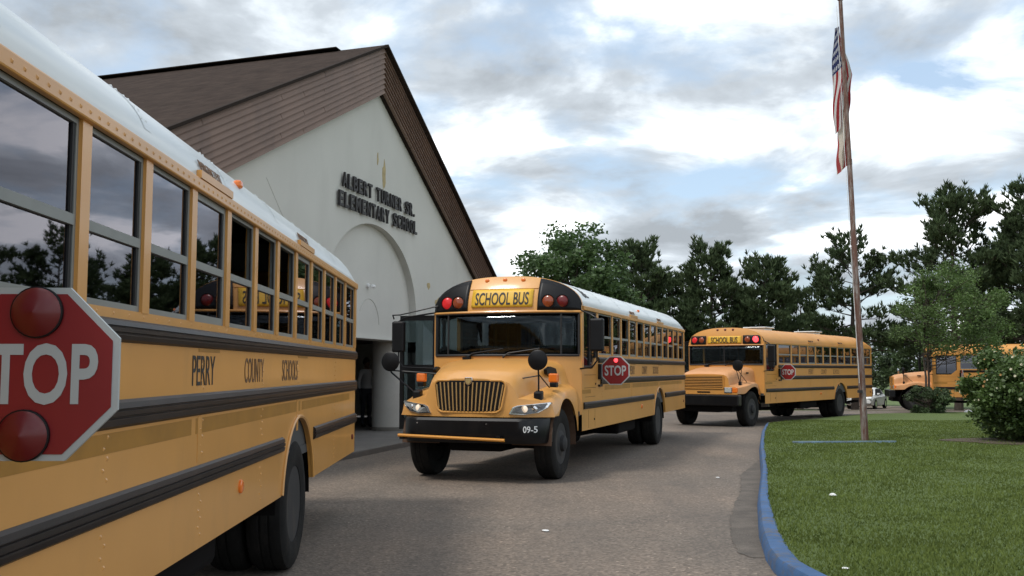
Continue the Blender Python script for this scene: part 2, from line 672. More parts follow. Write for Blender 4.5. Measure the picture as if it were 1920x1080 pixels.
ys_l = sorted(set(LY + [v * 0.5 for v in range(7, 86)]))
rng = np.random.default_rng(5)
lawn = sheet('lawn', M_GRASS, ys_l, lambda y: lawn_x(y) + kerb_w(y) - 0.02, lambda y: 60.0, 0.095, 40)
structure(lawn)
# the kerb: a swept, slightly battered concrete profile
path = []
for y in np.concatenate([np.linspace(3.4, 7, 16), np.linspace(7.2, 29.3, 80)]):
    path.append(Vector((lawn_x(y), y, gz(y))))
rings = []
for i, p in enumerate(path):
    d = (path[min(i + 1, len(path) - 1)] - path[max(i - 1, 0)])
    d.z = 0
    d.normalize()
    s = Vector((d.y, -d.x, 0))          # towards the lawn
    w = kerb_w(p.y) + 0.004 * math.sin(i * 0.6)
    h = 0.115 + 0.006 * math.sin(i * 0.7 + 1)
    rings.append([p + s * a + Vector((0, 0, b)) for a, b in
                  ((-0.01, 0.0), (0.005, h * 0.7), (0.03, h * 0.95), (0.07, h), (max(w - 0.03, 0.072), h * 0.98), (w, h * 0.85), (w + 0.01, 0.0))])
kerb = MB().loft(rings, False, False).build('kerb', M_KERB, None, smooth=True)
structure(kerb)

mb = MB()
rr_ = random.Random(3)
rows = []
for y in np.arange(8.7, 18.0, 0.07):
    w = 0.20 + 0.03 * math.sin(y * 1.3) + 0.035 * rr_.random() + 0.004 * y
    w *= min(1, 0.5 + (y - 8.7) * 2.0) * min(1, (18.3 - y) * 0.35)
    rows.append([(lawn_x(y) - 0.01 - w * q, y, 0.004) for q in (1.0, 0.5, 0.0)])
mb.loft(rows)
structure(mb.build('asphalt_patch', mat('dark_silted_asphalt', (0.100, 0.084, 0.069), 0.9, var=0.3, vscale=3, fine=0.3, fscale=70, bump=0.4, bscale=50), None, recalc=False))
# grass blades on the part of the lawn nearest the camera
N = 330000
yy = 4.6 + (31 - 4.6) * rng.random(N) ** 1.7
xl = np.interp(yy, LY, LX) + np.interp(yy, [7, 9, 12, 15.5, 30], [0.19, 0.175, 0.125, 0.092, 0.09]) - 0.012
xr = np.minimum(yy * 0.70 + 3.0, 24)
xx = xl + (xr - xl) * rng.random(N)
ok = xr > xl + 0.02
patch = np.sin(xx * 1.9 + np.sin(yy * 1.3)) * np.sin(yy * 1.1 + 0.7 * xx) * 0.5 + 0.5
ok &= rng.random(N) < 0.75 + 0.25 * patch
xx, yy = xx[ok], yy[ok]
n = len(xx)
zz_ = np.interp(yy, [-50, 20, 36, 44], [0, 0, -0.05, -0.22]) + 0.09
ang = rng.random(n) * 2 * np.pi
hgt = (0.016 + 0.03 * rng.random(n)) * (0.9 + 0.2 * np.sin(xx * 2.3) * np.sin(yy * 1.7))
wd = 0.0035 + 0.004 * rng.random(n) + yy * 0.00035
lean = 0.9 * hgt * rng.random(n)
la = rng.random(n) * 2 * np.pi
P = np.stack([xx, yy, zz_], 1)
sd = np.stack([np.cos(ang), np.sin(ang), np.zeros(n)], 1) * wd[:, None]
tip = P + np.stack([np.cos(la) * lean, np.sin(la) * lean, hgt], 1)
V = np.stack([P - sd, P + sd, tip], 1).reshape(-1, 3)
gb = link('grass', np_mesh('grass', V, np.arange(n * 3).reshape(-1, 3)), M_BLADE)
tag(gb, 'short green lawn grass growing behind the blue kerb', 'grass', kind='stuff')

# gravel pull-off beyond the buses where the car is parked
mb = MB()
rings = []
for y in np.linspace(58, 80, 12):
    c = 25 + 1.2 * math.sin(y * 0.5)
    rings.append([(c + k, y, gz(y) - 0.012) for k in np.linspace(-6.0, 5.5, 6)])
structure(mb.loft(rings).build('gravel_pull_off', M_GRAVEL, None, recalc=False))
mb = MB()
rings = [[(x, y, gz(y) - 0.016) for x in np.linspace(-10, 70, 12)] for y in np.linspace(51.5, 55, 4)]
structure(mb.loft(rings).build('gravel_track', M_GRAVEL, None, recalc=False))

# ------------------------------------------------------------------ the school building
B_ANG = R(14)
school = thing('school_building', 'grey stucco school with steep brown gable, arched recess and raised black name letters', 'building',
               (-2.83, 23.6, 0), math.atan2(math.cos(B_ANG), math.sin(B_ANG)))
# local frame: x along the gable wall (away from camera), -y out of the wall towards the driveway, z up
T0, ZA, SL = -0.97, 8.92, 0.459                 # ridge position, height, rake slope
HALF = 12.0
A_T, A_W, A_S, A_B = -1.0, 2.75, 2.89, 1.94      # arch centre, half width, springing height, rise
LINT = 2.28


def rake(t):
    return ZA - SL * abs(t - T0)


def arch(t):
    q = 1 - ((t - A_T) / A_W) ** 2
    return A_S + A_B * math.sqrt(max(q, 0))


ts = sorted(set([T0 - HALF + 0.6, T0 + HALF - 0.6, T0] + list(np.linspace(T0 - HALF + 0.6, T0 + HALF - 0.6, 15)) +
                [A_T + A_W * math.cos(a) for a in np.linspace(0, math.pi, 41)]))
mb = MB()
for a, b in zip(ts[:-1], ts[1:]):
    if b - a < 1e-5:
        continue
    mid = (a + b) / 2
    inside = abs(mid - A_T) < A_W
    za, zb = (arch(a), arch(b)) if inside else (0.0, 0.0)
    mb.add([(a, 0, za), (b, 0, zb), (b, 0, rake(b) - 0.2), (a, 0, rake(a) - 0.2)], [(0, 1, 2, 3)])
mb.build('gable_wall', M_STUCCO, school, recalc=False)
# reveal of the arch and its back panel
pts = [A_T + A_W * math.cos(a) for a in np.linspace(math.pi, 0, 41)]
mb = MB()
mb.loft([[(t, 0, arch(t)) for t in pts], [(t, 0.17, arch(t)) for t in pts]])
for t in (A_T - A_W, A_T + A_W):
    mb.add([(t, 0, LINT), (t, 0.17, LINT), (t, 0.17, A_S), (t, 0, A_S)], [(0, 1, 2, 3)])
mb.build('arch_reveal', M_STUCCO2, school, smooth=True)
mb = MB()
for a, b in zip(pts[:-1], pts[1:]):
    mb.add([(a, 0.17, LINT), (b, 0.17, LINT), (b, 0.17, arch(b)), (a, 0.17, arch(a))], [(0, 1, 2, 3)])
mb.box(A_T - A_W, A_T + A_W, 0.02, 0.6, LINT - 0.02, LINT)
mb.build('arch_panel', M_STUCCO, school)
# a faint old ring left on the recessed panel
mb = MB()
ring = [(A_T + 0.05 + 0.62 * math.cos(a), 0.166, 2.55 + 0.62 * math.sin(a)) for a in np.linspace(0.1, 2.6, 24)]
mb.tube(ring, 0.008, 5)
mb.build('plaster_crack', mat('plaster_crack_grey', (0.48, 0.47, 0.43), 0.9), school)
mb = MB()
mb.tube([(-6.2, -0.002, 4.95), (-5.6, -0.002, 4.4), (-4.9, -0.002, 3.9), (-4.3, -0.002, 3.2)], 0.004, 5)
mb.build('plaster_crack', MATS['plaster_crack_grey'], school)
# peeled patches
def blob(cx, cz, w, h, seed):
    r_ = random.Random(seed)
    a = [(cx + w * (0.75 + 0.5 * r_.random()) * math.cos(t), -0.006, cz + h * (0.7 + 0.6 * r_.random()) * math.sin(t)) for t in np.linspace(0, 2 * math.pi, 13)[:-1]]
    MB().prism(a, [(x, 0.004, z) for x, y, z in a]).build('peeled_patch', M_STAIN, school)
blob(-0.55, 6.05, 0.10, 0.33, 1)
blob(-0.95, 6.35, 0.04, 0.16, 2)
blob(3.55, 3.35, 0.28, 0.13, 3)
blob(4.3, 3.25, 0.16, 0.12, 4)
blob(2.7, 3.75, 0.12, 0.08, 5)

# side walls, porch
mb = MB()
zl = rake(T0 - HALF + 0.6) - 0.3
mb.add([(T0 - HALF + 0.6, 0, 0), (T0 - HALF + 0.6, 30, 0), (T0 - HALF + 0.6, 30, zl), (T0 - HALF + 0.6, 0, zl)], [(0, 1, 2, 3)])
mb.add([(T0 + HALF - 0.6, 0, 0), (T0 + HALF - 0.6, 30, 0), (T0 + HALF - 0.6, 30, zl), (T0 + HALF - 0.6, 0, zl)], [(3, 2, 1, 0)])
mb.add([(T0 - HALF + 0.6, 30, 0), (T0 + HALF - 0.6, 30, 0), (T0 + HALF - 0.6, 30, zl), (T0, 30, ZA - 0.3), (T0 - HALF + 0.6, 30, zl)], [(0, 1, 2, 3, 4)])
mb.build('side_wall', M_STUCCO, school)
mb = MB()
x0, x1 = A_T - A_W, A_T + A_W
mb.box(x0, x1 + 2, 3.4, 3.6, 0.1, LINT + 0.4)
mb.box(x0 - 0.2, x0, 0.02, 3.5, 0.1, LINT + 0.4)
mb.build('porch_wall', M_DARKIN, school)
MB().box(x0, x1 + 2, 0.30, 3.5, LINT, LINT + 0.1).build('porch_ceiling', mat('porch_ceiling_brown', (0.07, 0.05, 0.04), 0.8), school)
MB().box(x0, x1, 3.30, 3.40, 1.98, LINT).build('door_header', M_STUCCO2, school)
for k in range(5):
    a = x0 + 0.25 + k * 1.02
    d_ = MB().box(a, a + 0.98, 3.33, 3.39, 0.13, 1.96).build('entrance_door', M_BLK, school)
    MB().box(a + 0.09, a + 0.89, 3.315, 3.328, 0.35, 1.86).build('door_pane', M_WS, d_)
col_ = MB().lathe([(0.43, 0.10), (0.43, LINT)], (1.23, 0.48, 0), 'z', 40).build('column', M_STUCCO2, school, smooth=True)
MB().lathe([(0.45, 0.10), (0.45, 0.18), (0.435, 0.2)], (1.23, 0.48, 0), 'z', 40).build('column_plinth', mat('plinth_grey', (0.16, 0.15, 0.13), 0.9), col_, smooth=True)
# security camera on the recessed panel
sc_ = MB().lathe([(0.05, 0), (0.05, 0.05)], (-1.05, 0.13, 3.46), 'y', 14).build('security_camera', M_WLET, school, smooth=True)
MB().lathe([(0.03, 0.0), (0.045, 0.01), (0.045, 0.14), (0.035, 0.15)], (-1.13, 0.04, 3.44), 'x', 14).build('camera_body', M_WLET, sc_, smooth=True)
# name letters
for line, t0, t1, z0, z1 in (('ALBERT TURNER SR.', -3.05, 1.42, 5.36, 5.67), ('ELEMENTARY SCHOOL', -3.22, 1.62, 4.94, 5.26)):
    widths = {'I': 0.5, '.': 0.45, ' ': 0.75, 'M': 1.25, 'W': 1.3}
    tot = sum(widths.get(ch, 1.0) for ch in line)
    x = t0
    for ch in line:
        w = widths.get(ch, 1.0) * (t1 - t0) / tot
        if ch != ' ':
            hh = (z1 - z0) if ch != '.' else 0.07
            text('letter', ch, M_LETTER, school, (x + 0.02, -0.035, z0), (1, 0, 0), (0, 0, 1), w * 0.76 if ch != '.' else 0.07, hh, 0.045, 0.022)
        x += w
# fascia boards: lapped siding on both rakes, butt joints staggered
NB, FD = 9, 1.06
for side in (-1, 1):
    for k in range(NB):
        za, zb = -FD * k / NB, -FD * (k + 1) / NB
        joint = [3.2 + 0.9 * ((k * 5) % 3), 7.6 + 0.8 * ((k * 7) % 4)]
        cuts = [0.0] + joint + [HALF]
        for a, b in zip(cuts[:-1], cuts[1:]):
            a2 = a + (0.012 if a > 0 else 0.006)
            P0 = [(T0 + side * a2, -0.13, ZA - SL * a2 + za), (T0 + side * b, -0.13, ZA - SL * b + za),
                  (T0 + side * b, -0.175, ZA - SL * b + zb + 0.004), (T0 + side * a2, -0.175, ZA - SL * a2 + zb + 0.004)]
            P1 = [(x, -0.10, z) for x, y, z in P0]
            MB().prism(P0, P1).build('fascia_board', M_SIDING, school)
    # soffit under the overhang and roof edge trim
    a, b = 0.0, HALF
    P0 = [(T0 + side * a, -0.10, ZA - FD), (T0 + side * b, -0.10, ZA - SL * b - FD), (T0 + side * b, 0.02, ZA - SL * b - FD), (T0 + side * a, 0.02, ZA - FD)]
    MB().prism(P0, [(x, y, z + 0.04) for x, y, z in P0]).build('soffit', M_TRIM, school)
    P0 = [(T0 + side * a, -0.24, ZA + 0.075), (T0 + side * b, -0.24, ZA - SL * b + 0.075), (T0 + side * b, -0.24, ZA - SL * b + 0.015), (T0 + side * a, -0.24, ZA + 0.015)]
    MB().prism(P0, [(x, y + 0.08, z) for x, y, z in P0]).build('roof_edge', M_TRIM, school)
    # roof slab with UVs for the shingle courses
    b = HALF + 0.3
    me = bpy.data.meshes.new('roof_slope')
    sl = math.hypot(b, SL * b)
    vs = [(T0, -0.22, ZA + 0.07), (T0 + side * b, -0.22, ZA - SL * b + 0.07), (T0 + side * b + 3.2, 30.4, ZA - SL * b + 0.07), (T0 + 3.2, 30.4, ZA + 0.07)]
    vs += [(x, y, z - 0.06) for x, y, z in vs]
    fs = [(0, 1, 2, 3), (7, 6, 5, 4), (0, 4, 5, 1), (1, 5, 6, 2), (2, 6, 7, 3), (3, 7, 4, 0)]
    me.from_pydata(vs, [], fs)
    uv = me.uv_layers.new(name='UVMap')
    uvv = {0: (0, sl), 1: (0, 0), 2: (31, 0), 3: (31, sl)}
    for lp in me.loops:
        uv.data[lp.index].uv = uvv[lp.vertex_index % 4]
    link('roof_slope', me, M_SHING, school)
P0 = [(T0 - 0.12, 1.0, ZA + 0.06), (T0 + 0.34, 1.0, ZA + 0.06), (T0 + 3.44, 30.3, ZA + 0.06), (T0 + 2.98, 30.3, ZA + 0.06)]
MB().prism([(x, y, z + 0.022) for x, y, z in P0], P0).build('ridge_cap', M_TRIM, school)

# sidewalk along the building
sw_ = MB()
c_, s_ = math.cos(B_ANG), math.sin(B_ANG)
def bl(t, d, z):        # building frame to world: t along wall, d out of the wall
    return (-2.83 + t * s_ + d * c_, 23.6 + t * c_ - d * s_, z)
P0 = [bl(-12, 1.28, 0.11), bl(10, 1.28, 0.11), bl(10, -3.6, 0.11), bl(-12, -3.6, 0.11)]
sw_.prism(P0, [(x, y, -0.05) for x, y, z in P0])
swk = sw_.build('sidewalk', M_CONC, None, bevel=0.02)
structure(swk)


# ------------------------------------------------------------------ school buses
CACHE = {}


def cached(key, name, fn, m, parent, smooth=False):
    """alike pieces share one mesh"""
    if key not in CACHE:
        mb = fn()
        import bmesh
        me = mb.mesh(name)
        bm = bmesh.new()
        bm.from_mesh(me)
        bmesh.ops.recalc_face_normals(bm, faces=bm.faces)
        bm.to_mesh(me)
        bm.free()
        CACHE[key] = me
        return link(name, me, m, parent, smooth)
    return link(name, CACHE[key], m, parent)


W2 = 1.22


class Bus:
    def __init__(s, name, label, tail, a, z, style='new', gut=2.57, crown=3.05, open_up=(), stop='dark', lamps='off', words=True, tape=True,
                 pitch=0.0):
        s.new = style == 'new'
        fw = Vector((-math.sin(a), -math.cos(a), 0))
        lf = Vector((math.cos(a), -math.sin(a), 0))
        loc = Vector((tail[0], tail[1], z)) - lf * W2
        s.root = thing(name, label, 'school bus', loc, math.atan2(fw.y, fw.x), None)
        s.root.rotation_euler = (0, pitch, math.atan2(fw.y, fw.x))
        s.gut, s.crown = gut, crown
        s.body = M_YEL if s.new else M_YEL2
        s.open_up = open_up
        s.stop, s.lamps = stop, lamps
        s.sill = 1.83
        s.wtop = gut - 0.06
        s.st = style
        s.sides(tape)
        s.windows()
        s.roof()
        s.front()
        s.hood_new() if s.new else s.hood_old()
        s.wheels()
        s.inside()
        s.stop_arm()
        if words:
            s.lettering()

    # ---- shape functions
    def roofz(s, y):
        q = min(abs(y) / W2, 1.0)
        return s.gut + (s.crown - s.gut) * (1 - q ** 2.6) ** 0.52

    def FX(s, y, z):
        base = 10.38 if s.new else 10.22
        c = 0.27 if s.new else 0.10
        top = s.gut - 0.10
        x = base - 0.012 * (z - 1.78) - c * (min(abs(y), W2) / 1.2) ** 2.4
        if z > top:
            x -= (0.22 if s.new else 0.12) * ((z - top) / 0.55) ** 2
        return x

    def sides(s, tape):
        sk = 0.65
        for sd in (1, -1):
            xs = list(np.linspace(0.0, 2.83, 4)) + [3.51 - 0.68 * math.cos(t) for t in np.linspace(0, math.pi, 19)] + list(np.linspace(4.19, 9.12, 8))
            if sd == 1:
                xs += [9.4, 9.7, 10.0, 10.11]
            xs = sorted(set(round(x, 4) for x in xs))
            lo, hi, lo2, hi2 = [], [], [], []
            for x in xs:
                d = abs(x - 3.51)
                zb = sk
                if d < 0.68:
                    zb = max(sk, 0.52 + math.sqrt(max(0.68 ** 2 - d * d, 0)))
                top = s.sill if x < 9.13 else 1.60
                lo.append((x, sd * W2, zb)); hi.append((x, sd * W2, top))
                lo2.append((x, sd * (W2 - 0.03), zb)); hi2.append((x, sd * (W2 - 0.03), top))
            MB().loft([lo2, lo, hi, hi2]).build('side_panel', s.body, s.root)
            # arch lip
            arc = [(3.51 - 0.69 * math.cos(t), sd * (W2 + 0.004), 0.52 + 0.69 * math.sin(t)) for t in np.linspace(0.2, math.pi - 0.2, 20)]
            MB().tube(arc, 0.016, 6).build('wheel_arch_lip', s.body, s.root, smooth=True)
            # wheel well
            w = [[(3.51 - 0.72 * math.cos(t), sd * yy, 0.52 + 0.72 * math.sin(t)) for t in np.linspace(0, math.pi, 14)] for yy in (W2 - 0.035, 0.45)]
            MB().loft(w).build('wheel_well', M_UNDER, s.root)
            # rub rails: ribbed
            xe = 9.05 if sd == 1 else 9.1
            for nm, z0, z1, spans in (('upper', 1.695, 1.79, [(0.02, xe)]), ('middle', 1.345, 1.46, [(0.02, 8.9 if sd == 1 else xe)]),
                                      ('lower', 0.975, 1.085, [(0.02, 2.83), (4.19, 10.02 if sd == 1 else xe)])):
                for a, b in spans:
                    prof = []
                    hh = z1 - z0
                    prof = [(0.004, z0), (0.020, z0 + hh * 0.10), (0.026, z0 + hh * 0.28), (0.026, z0 + hh * 0.34), (0.019, z0 + hh * 0.37), (0.019, z0 + hh * 0.40), (0.027, z0 + hh * 0.43),
                            (0.027, z0 + hh * 0.60), (0.019, z0 + hh * 0.63), (0.019, z0 + hh * 0.66), (0.026, z0 + hh * 0.69), (0.020, z0 + hh * 0.90), (0.004, z1)]
                    r0 = [(a, sd * (W2 - 0.01), z0)] + [(a, sd * (W2 + d), z) for d, z in prof] + [(a, sd * (W2 - 0.01), z1)]
                    r1 = [(b, y, z) for _, y, z in r0]
                    MB().loft([r0, r1], True, True).build('rub_rail', M_RAIL, s.root)
            # drip rail over the windows
            MB().box(0.02, 10.0, sd * (W2 - 0.01) if sd > 0 else sd * (W2 + 0.022), sd * (W2 + 0.022) if sd > 0 else sd * (W2 - 0.01),
                     s.gut - 0.062, s.gut + 0.004).build('drip_rail', s.body, s.root, bevel=0.008)
            if tape:
                for a, b, z0, z1 in ((0.5, 3.4, 1.255, 1.325), (3.48, 6.45, 1.25, 1.33), (6.53, 8.6, 1.25, 1.33)):
                    y0, y1 = sorted((sd * (W2 - 0.002), sd * (W2 + 0.0015)))
                    MB().box(a, b, y0, y1, z0, z1).build('reflective_tape', M_TAPE, s.root)
            # panel seams and rivets
            rv = MB()
            for xk in (1.6, 3.6, 4.9, 6.35, 7.7, 8.8):
                for zc in np.arange(0.72, 1.68, 0.085):
                    if abs(xk - 3.51) < 0.75 and zc < 1.25:
                        continue
                    if min(abs(zc - 1.40), abs(zc - 1.03)) < 0.075:
                        continue
                    add_rivet(rv, xk - 0.02, sd * W2, zc, sd)
                    add_rivet(rv, xk + 0.02, sd * W2, zc + 0.04, sd)
            for xk in np.arange(0.1, 9.0, 0.09):
                add_rivet(rv, xk, sd * (W2 + 0.022), s.gut - 0.03, sd, 0.008)
                if int(xk / 0.09) % 2:
                    add_rivet(rv, xk, sd * W2, s.sill - 0.02, sd, 0.006)
            stuff(rv.build('side_rivets', s.body, s.root, recalc=False))
            for xk in (3.6, 6.38):
                y0, y1 = sorted((sd * (W2 - 0.002), sd * (W2 + 0.0025)))
                MB().box(xk - 0.035, xk + 0.035, y0, y1, 1.10, 1.34).build('panel_seam', s.body, s.root)
            # small round reflector low on the side
            MB().lathe([(0.042, 0), (0.042, 0.012), (0.03, 0.018)], (5.46, sd * W2, 0.87), 'y', 16, sd).build('side_reflector', M_AMBER, s.root, smooth=True)
            MB().lathe([(0.03, 0), (0.03, 0.012), (0.02, 0.016)], (0.25, sd * W2, 0.83), 'y', 14, sd).build('side_reflector', M_REDL, s.root, smooth=True)
        # driver-side front quarter: seams of hatch and access door
        for (a, b, z0, z1) in ((9.2, 9.95, 1.30, 1.305), (9.2, 9.95, 1.50, 1.505), (9.28, 9.285, 0.68, 0.96), (9.70, 9.705, 0.68, 0.96), (9.25, 9.9, 1.16, 1.164)):
            MB().box(a, b, W2 - 0.002, W2 + 0.0015, z0, z1).build('panel_joint', M_TRIM, s.root)
        MB().lathe([(0.016, 0), (0.016, 0.01)], (9.24, W2, 1.36), 'y', 10).build('latch', M_BLK, s.root)
        MB().lathe([(0.016, 0), (0.016, 0.01)], (9.34, W2, 0.80), 'y', 10).build('latch', M_BLK, s.root)
        MB().box(9.55, 10.08, W2 - 0.002, W2 + 0.0015, 1.215, 1.275).build('reflective_tape', M_TAPE, s.root)
        # rear wall, rear bumper, tail lamps
        mb = MB()
        pr = [(-W2, 0.65), (-W2, s.gut)] + [(y, s.gut + (s.roofz(y) - s.gut) * 0.3) for y in np.linspace(-1.15, 1.15, 15)] + [(W2, s.gut), (W2, 0.65)]
        mb.prism([(0.0, y, z) for y, z in pr], [(0.03, y, z) for y, z in pr])
        mb.build('rear_wall', s.body, s.root)
        MB().box(-0.14, 0.02, -1.2, 1.2, 0.64, 0.84).build('rear_bumper', M_BUMP, s.root, bevel=0.03)
        for y in (-0.95, 0.95):
            MB().lathe([(0.10, 0), (0.10, 0.03), (0.07, 0.045)], (-0.001, y, 1.2), 'x', 18, -1).build('tail_lamp', M_REDL, s.root, smooth=True)
        for sd in (1, -1):
            MB().box(-0.06, 0.02, sd * 1.12 - 0.05, sd * 1.12 + 0.05, s.gut + 0.02, s.gut + 0.09).build('rear_marker_lamp', M_REDL, s.root, bevel=0.01)

    def windows(s):
        posts = [0.911 + 0.708 * k for k in range(11)]
        edges = [0.10] + posts + [9.07]
        zt, zb = s.wtop, s.sill
        for sd in (1, -1):
            # corner post and posts between windows
            for i, x in enumerate(edges):
                w = 0.045 if 0 < i < 12 else 0.055
                if i == 0:
                    a, b = 0.0, 0.14
                elif i == 12:
                    a, b = 9.02, 9.13
                else:
                    a, b = x - w, x + w
                key = ('post', round(b - a, 3), sd, s.st)

                def fn(a=a, b=b, sd=sd):
                    y0, y1 = sorted((sd * (W2 - 0.06), sd * (W2 + 0.003)))
                    m = MB().box(-(b - a) / 2, (b - a) / 2, y0, y1, zb - 0.002, zt + 0.004)
                    return m
                o = cached(key, 'window_post', fn, s.body, s.root)
                o.location = ((a + b) / 2, 0, 0)
            for i in range(12):
                a = edges[i] + (0.045 if i > 0 else 0.04)
                b = edges[i + 1] - (0.045 if i < 11 else 0.05)
                num = 12 - i                       # counted from the front
                emerg = num in (4, 8)
                w = b - a
                upo = num in s.open_up and sd == 1
                zm = zb + (zt - zb) * 0.47 if not s.new else zb + (zt - zb) * 0.44
                if s.new and not upo and sd == 1 and s.st == 'new' and num in (9, 11) and s.open_up and s.open_up[0] != 5:
                    zm += 0.06
                t = 0.022 if not emerg else 0.035

                def fr(w=w, t=t, sd=sd, zm=zm):
                    m = MB()
                    y0, y1 = sorted((sd * (W2 - 0.045), sd * (W2 - 0.012)))
                    m.box(0, t, y0, y1, zb, zt); m.box(w - t, w, y0, y1, zb, zt)
                    m.box(t, w - t, y0, y1, zb, zb + t * 1.2); m.box(t, w - t, y0, y1, zt - t, zt)
                    y0, y1 = sorted((sd * (W2 - 0.04), sd * (W2 - 0.008)))
                    m.box(t, w - t, y0, y1, zm - 0.02, zm + 0.02)
                    return m
                fo = cached(('frame', round(w, 3), emerg, sd, s.st, round(zm, 3)), 'window', fr, M_ALU, s.root)
                fo.location = (a, 0, 0)

                def pane(z0, z1, dy, w=w, t=t, sd=sd):
                    y0, y1 = sorted((sd * (W2 - 0.028 - dy), sd * (W2 - 0.024 - dy)))
                    return MB().box(t, w - t, y0, y1, z0, z1)
                lo = cached(('lp', round(w, 3), emerg, sd, s.st, round(zm, 3)), 'lower_pane', lambda: pane(zb + t, zm - 0.02, 0), M_GLASS, fo)
                if upo:
                    up = cached(('upo', round(w, 3), sd, s.st), 'upper_pane', lambda: pane(zb + 0.05, zm + 0.0, 0.02), M_GLASS, fo)
                else:
                    up = cached(('up', round(w, 3), emerg, sd, s.st, round(zm, 3)), 'upper_pane', lambda: pane(zm + 0.02, zt - t, 0), M_GLASS, fo)

                def gk(w=w, t=t, sd=sd):
                    y0, y1 = sorted((sd * (W2 - 0.024), sd * (W2 - 0.016)))
                    return MB().box(t, t + 0.022, y0, y1, zb + t, zt - t)
                cached(('gask', round(w, 3), emerg, sd, s.st), 'gasket', gk, M_GASK, fo)
                if emerg and sd == 1:
                    y0, y1 = W2 - 0.002, W2 + 0.026
                    MB().box(a - 0.02, b + 0.02, y0, y1, s.gut + 0.004, s.gut + 0.045).build('emergency_window_header', s.body, s.root)
                    zz0 = s.gut + 0.06
                    yA = lambda z: W2 * max(0.0, 1 - ((z - s.gut) / (s.crown - s.gut)) ** (1 / 0.52)) ** (1 / 2.6) + 0.008
                    wp = lambda p: Vector((p.x, yA(p.z), p.z))
                    text('emergency_lettering', 'EMERGENCY EXIT', M_FADEL if s.new else M_LETTER, s.root, (b - 0.05, W2, zz0), (-1, 0, 0), (0, 0, 1), w * 0.72, 0.055, 0.003, 0.0, wp)
                    MB().box(a + 0.1, b - 0.1, W2 + 0.0, W2 + 0.002, s.sill - 0.155, s.sill - 0.138).build('emergency_stripe', M_TAPE, s.root)
        # driver's window
        fo = MB()
        for (a, b, z0, z1) in ((9.16, 9.19, 1.62, zt), (9.95, 9.99, 1.62, zt), (9.19, 9.95, 1.62, 1.65), (9.19, 9.95, zt - 0.03, zt), (9.55, 9.58, 1.65, zt - 0.03)):
            fo.box(a, b, W2 - 0.045, W2 - 0.005, z0, z1)
        fo = fo.build('driver_window', M_GASK, s.root)
        MB().box(9.19, 9.95, W2 - 0.03, W2 - 0.026, 1.65, zt - 0.03).build('driver_pane', M_GLASS, fo)
        for a, b in ((9.13, 9.16), (9.99, 10.11)):
            MB().box(a, b, W2 - 0.05, W2 + 0.002, 1.60, zt + 0.004).build('window_post', s.body, s.root)
        # right-hand front post beside the doorway
        MB().box(9.99, 10.11, -W2 - 0.002, -W2 + 0.05, 0.65, zt + 0.004).build('door_post', s.body, s.root)
        # open entry door, folded out
        dr = MB()
        xa = 10.0
        for (y0, y1, z0, z1) in ((-1.28, -1.24, 0.62, 2.46), (-1.86, -1.80, 0.62, 2.46), (-1.80, -1.28, 0.62, 0.80), (-1.80, -1.28, 2.38, 2.46), (-1.80, -1.28, 1.52, 1.66)):
            dr.box(xa, xa + 0.05, y0, y1, z0, z1)
        dr = dr.build('entry_door', M_BLK, s.root)
        for z0, z1 in ((0.80, 1.52), (1.66, 2.38)):
            MB().box(xa + 0.02, xa + 0.028, -1.80, -1.28, z0, z1).build('door_pane', M_WS, dr)

    def roof(s):
        m = M_WHITE if s.new else s.body
        ys = [W2 * math.sin(t) for t in np.linspace(-math.pi / 2, math.pi / 2, 65)]
        rings = []
        for x in [0.0, 0.02, 0.06, 0.14, 0.26, 0.42, 0.62] + list(np.linspace(1.0, 9.4, 15)):
            k = 1 - 0.72 * (1 - min(x / 0.62, 1)) ** 2.2
            rings.append([(x, y, s.gut + (s.roofz(y) - s.gut) * k) for y in ys])
        end = [(s.FX(y, s.roofz(y)) - (0.06 if s.new else 0.35), y, s.roofz(y)) for y in ys]
        rings.append(end)
        MB().loft(rings).build('roof', m, s.root, smooth=True, recalc=False)
        # yellow rim joining the roof to the front cap
        MB().loft([end, [(s.FX(y, s.roofz(y)), y, s.roofz(y)) for y in ys]]).build('front_cap_rim', s.body, s.root, smooth=True, recalc=False)
        rv = MB()
        for xk in (1.62, 3.04, 4.45, 5.87, 7.28, 8.70):
            for y in ys[5:-5:2]:
                for dx in (-0.03, 0.03):
                    add_rivet_up(rv, xk + dx, y, s, 0.009)
            rr = [(xk, y * 1.0008, s.roofz(y) + 0.0012) for y in ys[3:-3]]
            MB().loft([[(p[0] - 0.045, p[1], p[2]) for p in rr], [(p[0] + 0.045, p[1], p[2]) for p in rr]]).build('roof_seam', m, s.root, smooth=True)
        stuff(rv.build('roof_rivets', m, s.root, recalc=False))
        for sd in (1, -1):
            yk = sd * 1.165
            MB().box(5.42, 5.49, yk - 0.025, yk + 0.025, s.roofz(yk) - 0.01, s.roofz(yk) + 0.04).build('clearance_lamp', M_AMBER if s.new else M_REDL, s.root, bevel=0.015)
        if not s.new:
            for x in (3.2, 7.6):
                h = MB().box(x - 0.32, x + 0.32, -0.32, 0.32, s.crown - 0.02, s.crown + 0.05).build('roof_hatch', M_WHITE, s.root, bevel=0.01)
                MB().box(x - 0.38, x + 0.38, -0.38, 0.38, s.crown + 0.06, s.crown + 0.10).build('hatch_lid', M_WHITE, h, bevel=0.015)

